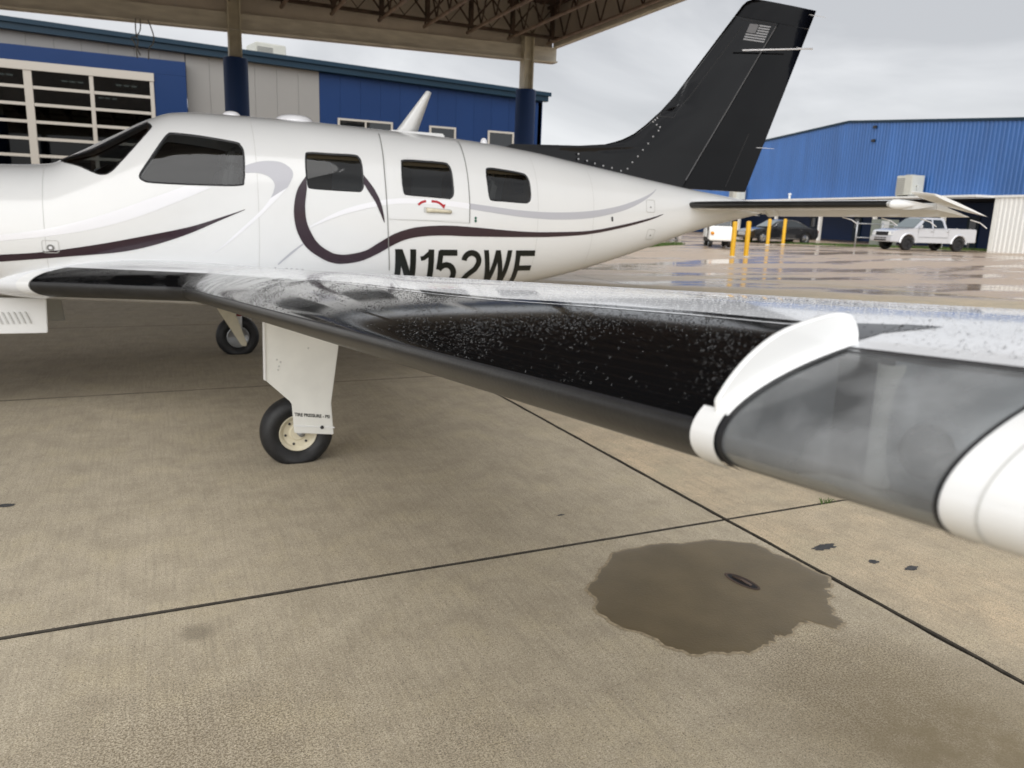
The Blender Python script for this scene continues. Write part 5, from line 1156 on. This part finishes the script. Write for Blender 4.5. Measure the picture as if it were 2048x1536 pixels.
# fences
def fence(P_, hgt, rails, label, mesh=False):
    a_ = np.array(P_[0]); t_ = thing('metal_fence', (*P_[0], .35), label, 'fence')
    for x, y in P_:
        po = obj('post', MB().tube([(x, y, .2), (x, y, .35+hgt)], .05, 8), 'steel', t_, smooth=True); obj('post_cap', MB().lathe([(.06, 0), (.05, .05), (.001, .07)], (x, y, .35+hgt), (0, 0, 1), 8), 'steel', po)
    for (x0_, y0_), (x1_, y1_) in zip(P_[:-1], P_[1:]):
        for z in rails: obj('rail', MB().tube([(x0_, y0_, .35+z), (x1_, y1_, .35+z)], .03, 6), 'steel', t_, smooth=True)
    return t_
fence([(39.1, 35.0), (40.9, 34.7), (42.7, 34.4), (44.5, 34.1)], 1.45, (.55, 1.38), 'grey tubular rail fence behind the silver pickup with round posts')
fence([(47.2, 33.4), (46.2, 33.6), (45.2, 33.8)], 1.25, (1.2,), 'short grey rail fence between the pickup tailgate and the white wall')
fence([(20.5, 32.3), (22.6, 33.6), (24.6, 34.8), (26.6, 36.0)], 1.3, (.12, .7, 1.25), 'low grey rail fence beyond the tail behind the utility cart')
eb = thing('electrical_cabinet', (43.2, 36.5, .35), 'grey-green electrical cabinet behind the hood of the silver pickup', 'cabinet')
obj('casing', MB().box(42.2, 43.9, 36.0, 36.7, .40, 2.05), mat('grey_green_metal', (.20, .22, .19), .5), eb, bevel=.03); obj('plinth', MB().box(42.15, 43.95, 35.95, 36.75, .33, .40), 'seamL', eb); obj('cabinet_door', MB().box(42.3, 43.0, 35.985, 35.998, .5, 1.95), 'seamL', eb)
# shrubs against the far fence
def shrub(x, y, z, rx, h, lab):
    t_ = thing('shrub', (x, y, z), lab, 'shrub', 'shrubs beyond the fence'); n_ = 700
    d = RNG.normal(size=(n_, 3)); d /= np.linalg.norm(d, axis=1)[:, None]; rr = RNG.random(n_)**.45*(.75+.25*np.sin(d[:, 0]*6+d[:, 1]*5))
    c_ = np.stack([x+d[:, 0]*rr*rx, y+d[:, 1]*rr*rx, z+h*.55+d[:, 2]*rr*h*.5], 1); m = MB()
    for p in c_:
        a_ = RNG.normal(size=3)*.07; b2 = RNG.normal(size=3)*.07; m.add([p-a_, p+b2, p+a_, p-b2], [(0, 1, 2, 3)])
    obj('foliage', m, 'leaf', t_, fix=False)
    m = MB()
    for k in range(5): a_ = 1.25*k; m.tube([(x+.05*math.cos(a_), y+.05*math.sin(a_), z), (x+rx*.5*math.cos(a_), y+rx*.5*math.sin(a_), z+h*.6)], [.03, .01], 5)
    obj('stem', m, 'bark', t_)
for x, y, rx, h, lab in [(22.0, 36.2, 1.1, 1.5, 'dark green shrub beyond the low fence right below the tail cone'), (24.6, 37.6, 1.3, 1.35, 'wide dark green shrub beyond the low fence'), (27.2, 39.3, 1.0, 1.6, 'taller dark green shrub beyond the low fence behind the cart'), (29.6, 41.0, 1.2, 1.4, 'dark green shrub beyond the fence near the sedan nose'), (19.6, 34.5, 1.2, 1.4, 'dark green shrub at the end of the low fence')]: shrub(x, y, .3, rx, h, lab)
# grass verges
def grass(pts, width, n_, nm):
    m = MB(); pts = [np.array(p, float) for p in pts]
    L_ = [np.linalg.norm(b2-a_) for a_, b2 in zip(pts[:-1], pts[1:])]; tot = sum(L_)
    for k in range(n_):
        t_ = random.random()*tot; i = 0
        while t_ > L_[i]: t_ -= L_[i]; i += 1
        d_ = (pts[i+1]-pts[i])/L_[i]; p = pts[i]+d_*t_+np.array((-d_[1], d_[0]))*random.uniform(-.5, .5)*width
        z = HT(p[0], p[1])-.01; a_ = random.uniform(0, 6.28); w_ = .03; l = random.uniform(.05, .16)
        m.add([(p[0]-w_*math.cos(a_), p[1]-w_*math.sin(a_), z), (p[0]+w_*math.cos(a_), p[1]+w_*math.sin(a_), z), (p[0]+random.uniform(-.05, .05), p[1]+random.uniform(-.05, .05), z+l)], [(0, 1, 2)])
    tag(obj(nm, m, 'grass', fix=False), 'strip of short green grass along the hangar edge of the apron', 'grass', kind='stuff')
grass([(33.5, 41.2), (38.5, 36.2), (45.0, 33.9), (47.5, 32.9), (44.2, 20)], 1.6, 14000, 'grass')
grass([(15, 28.3), (19.9, 30.6), (25, 33.6)], .7, 2600, 'grass')
lp = thing('light_pole', (28, 62, .35), 'slim pale light pole standing far beyond the tail fillet', 'pole')
obj('pole', MB().tube([(28, 62, .3), (28, 62, 9.0)], .12, 8), 'whitefar', lp, smooth=True); obj('lamp_head', MB().box(27.5, 28.5, 61.8, 62.2, 9.0, 9.2), 'whitefar', lp)
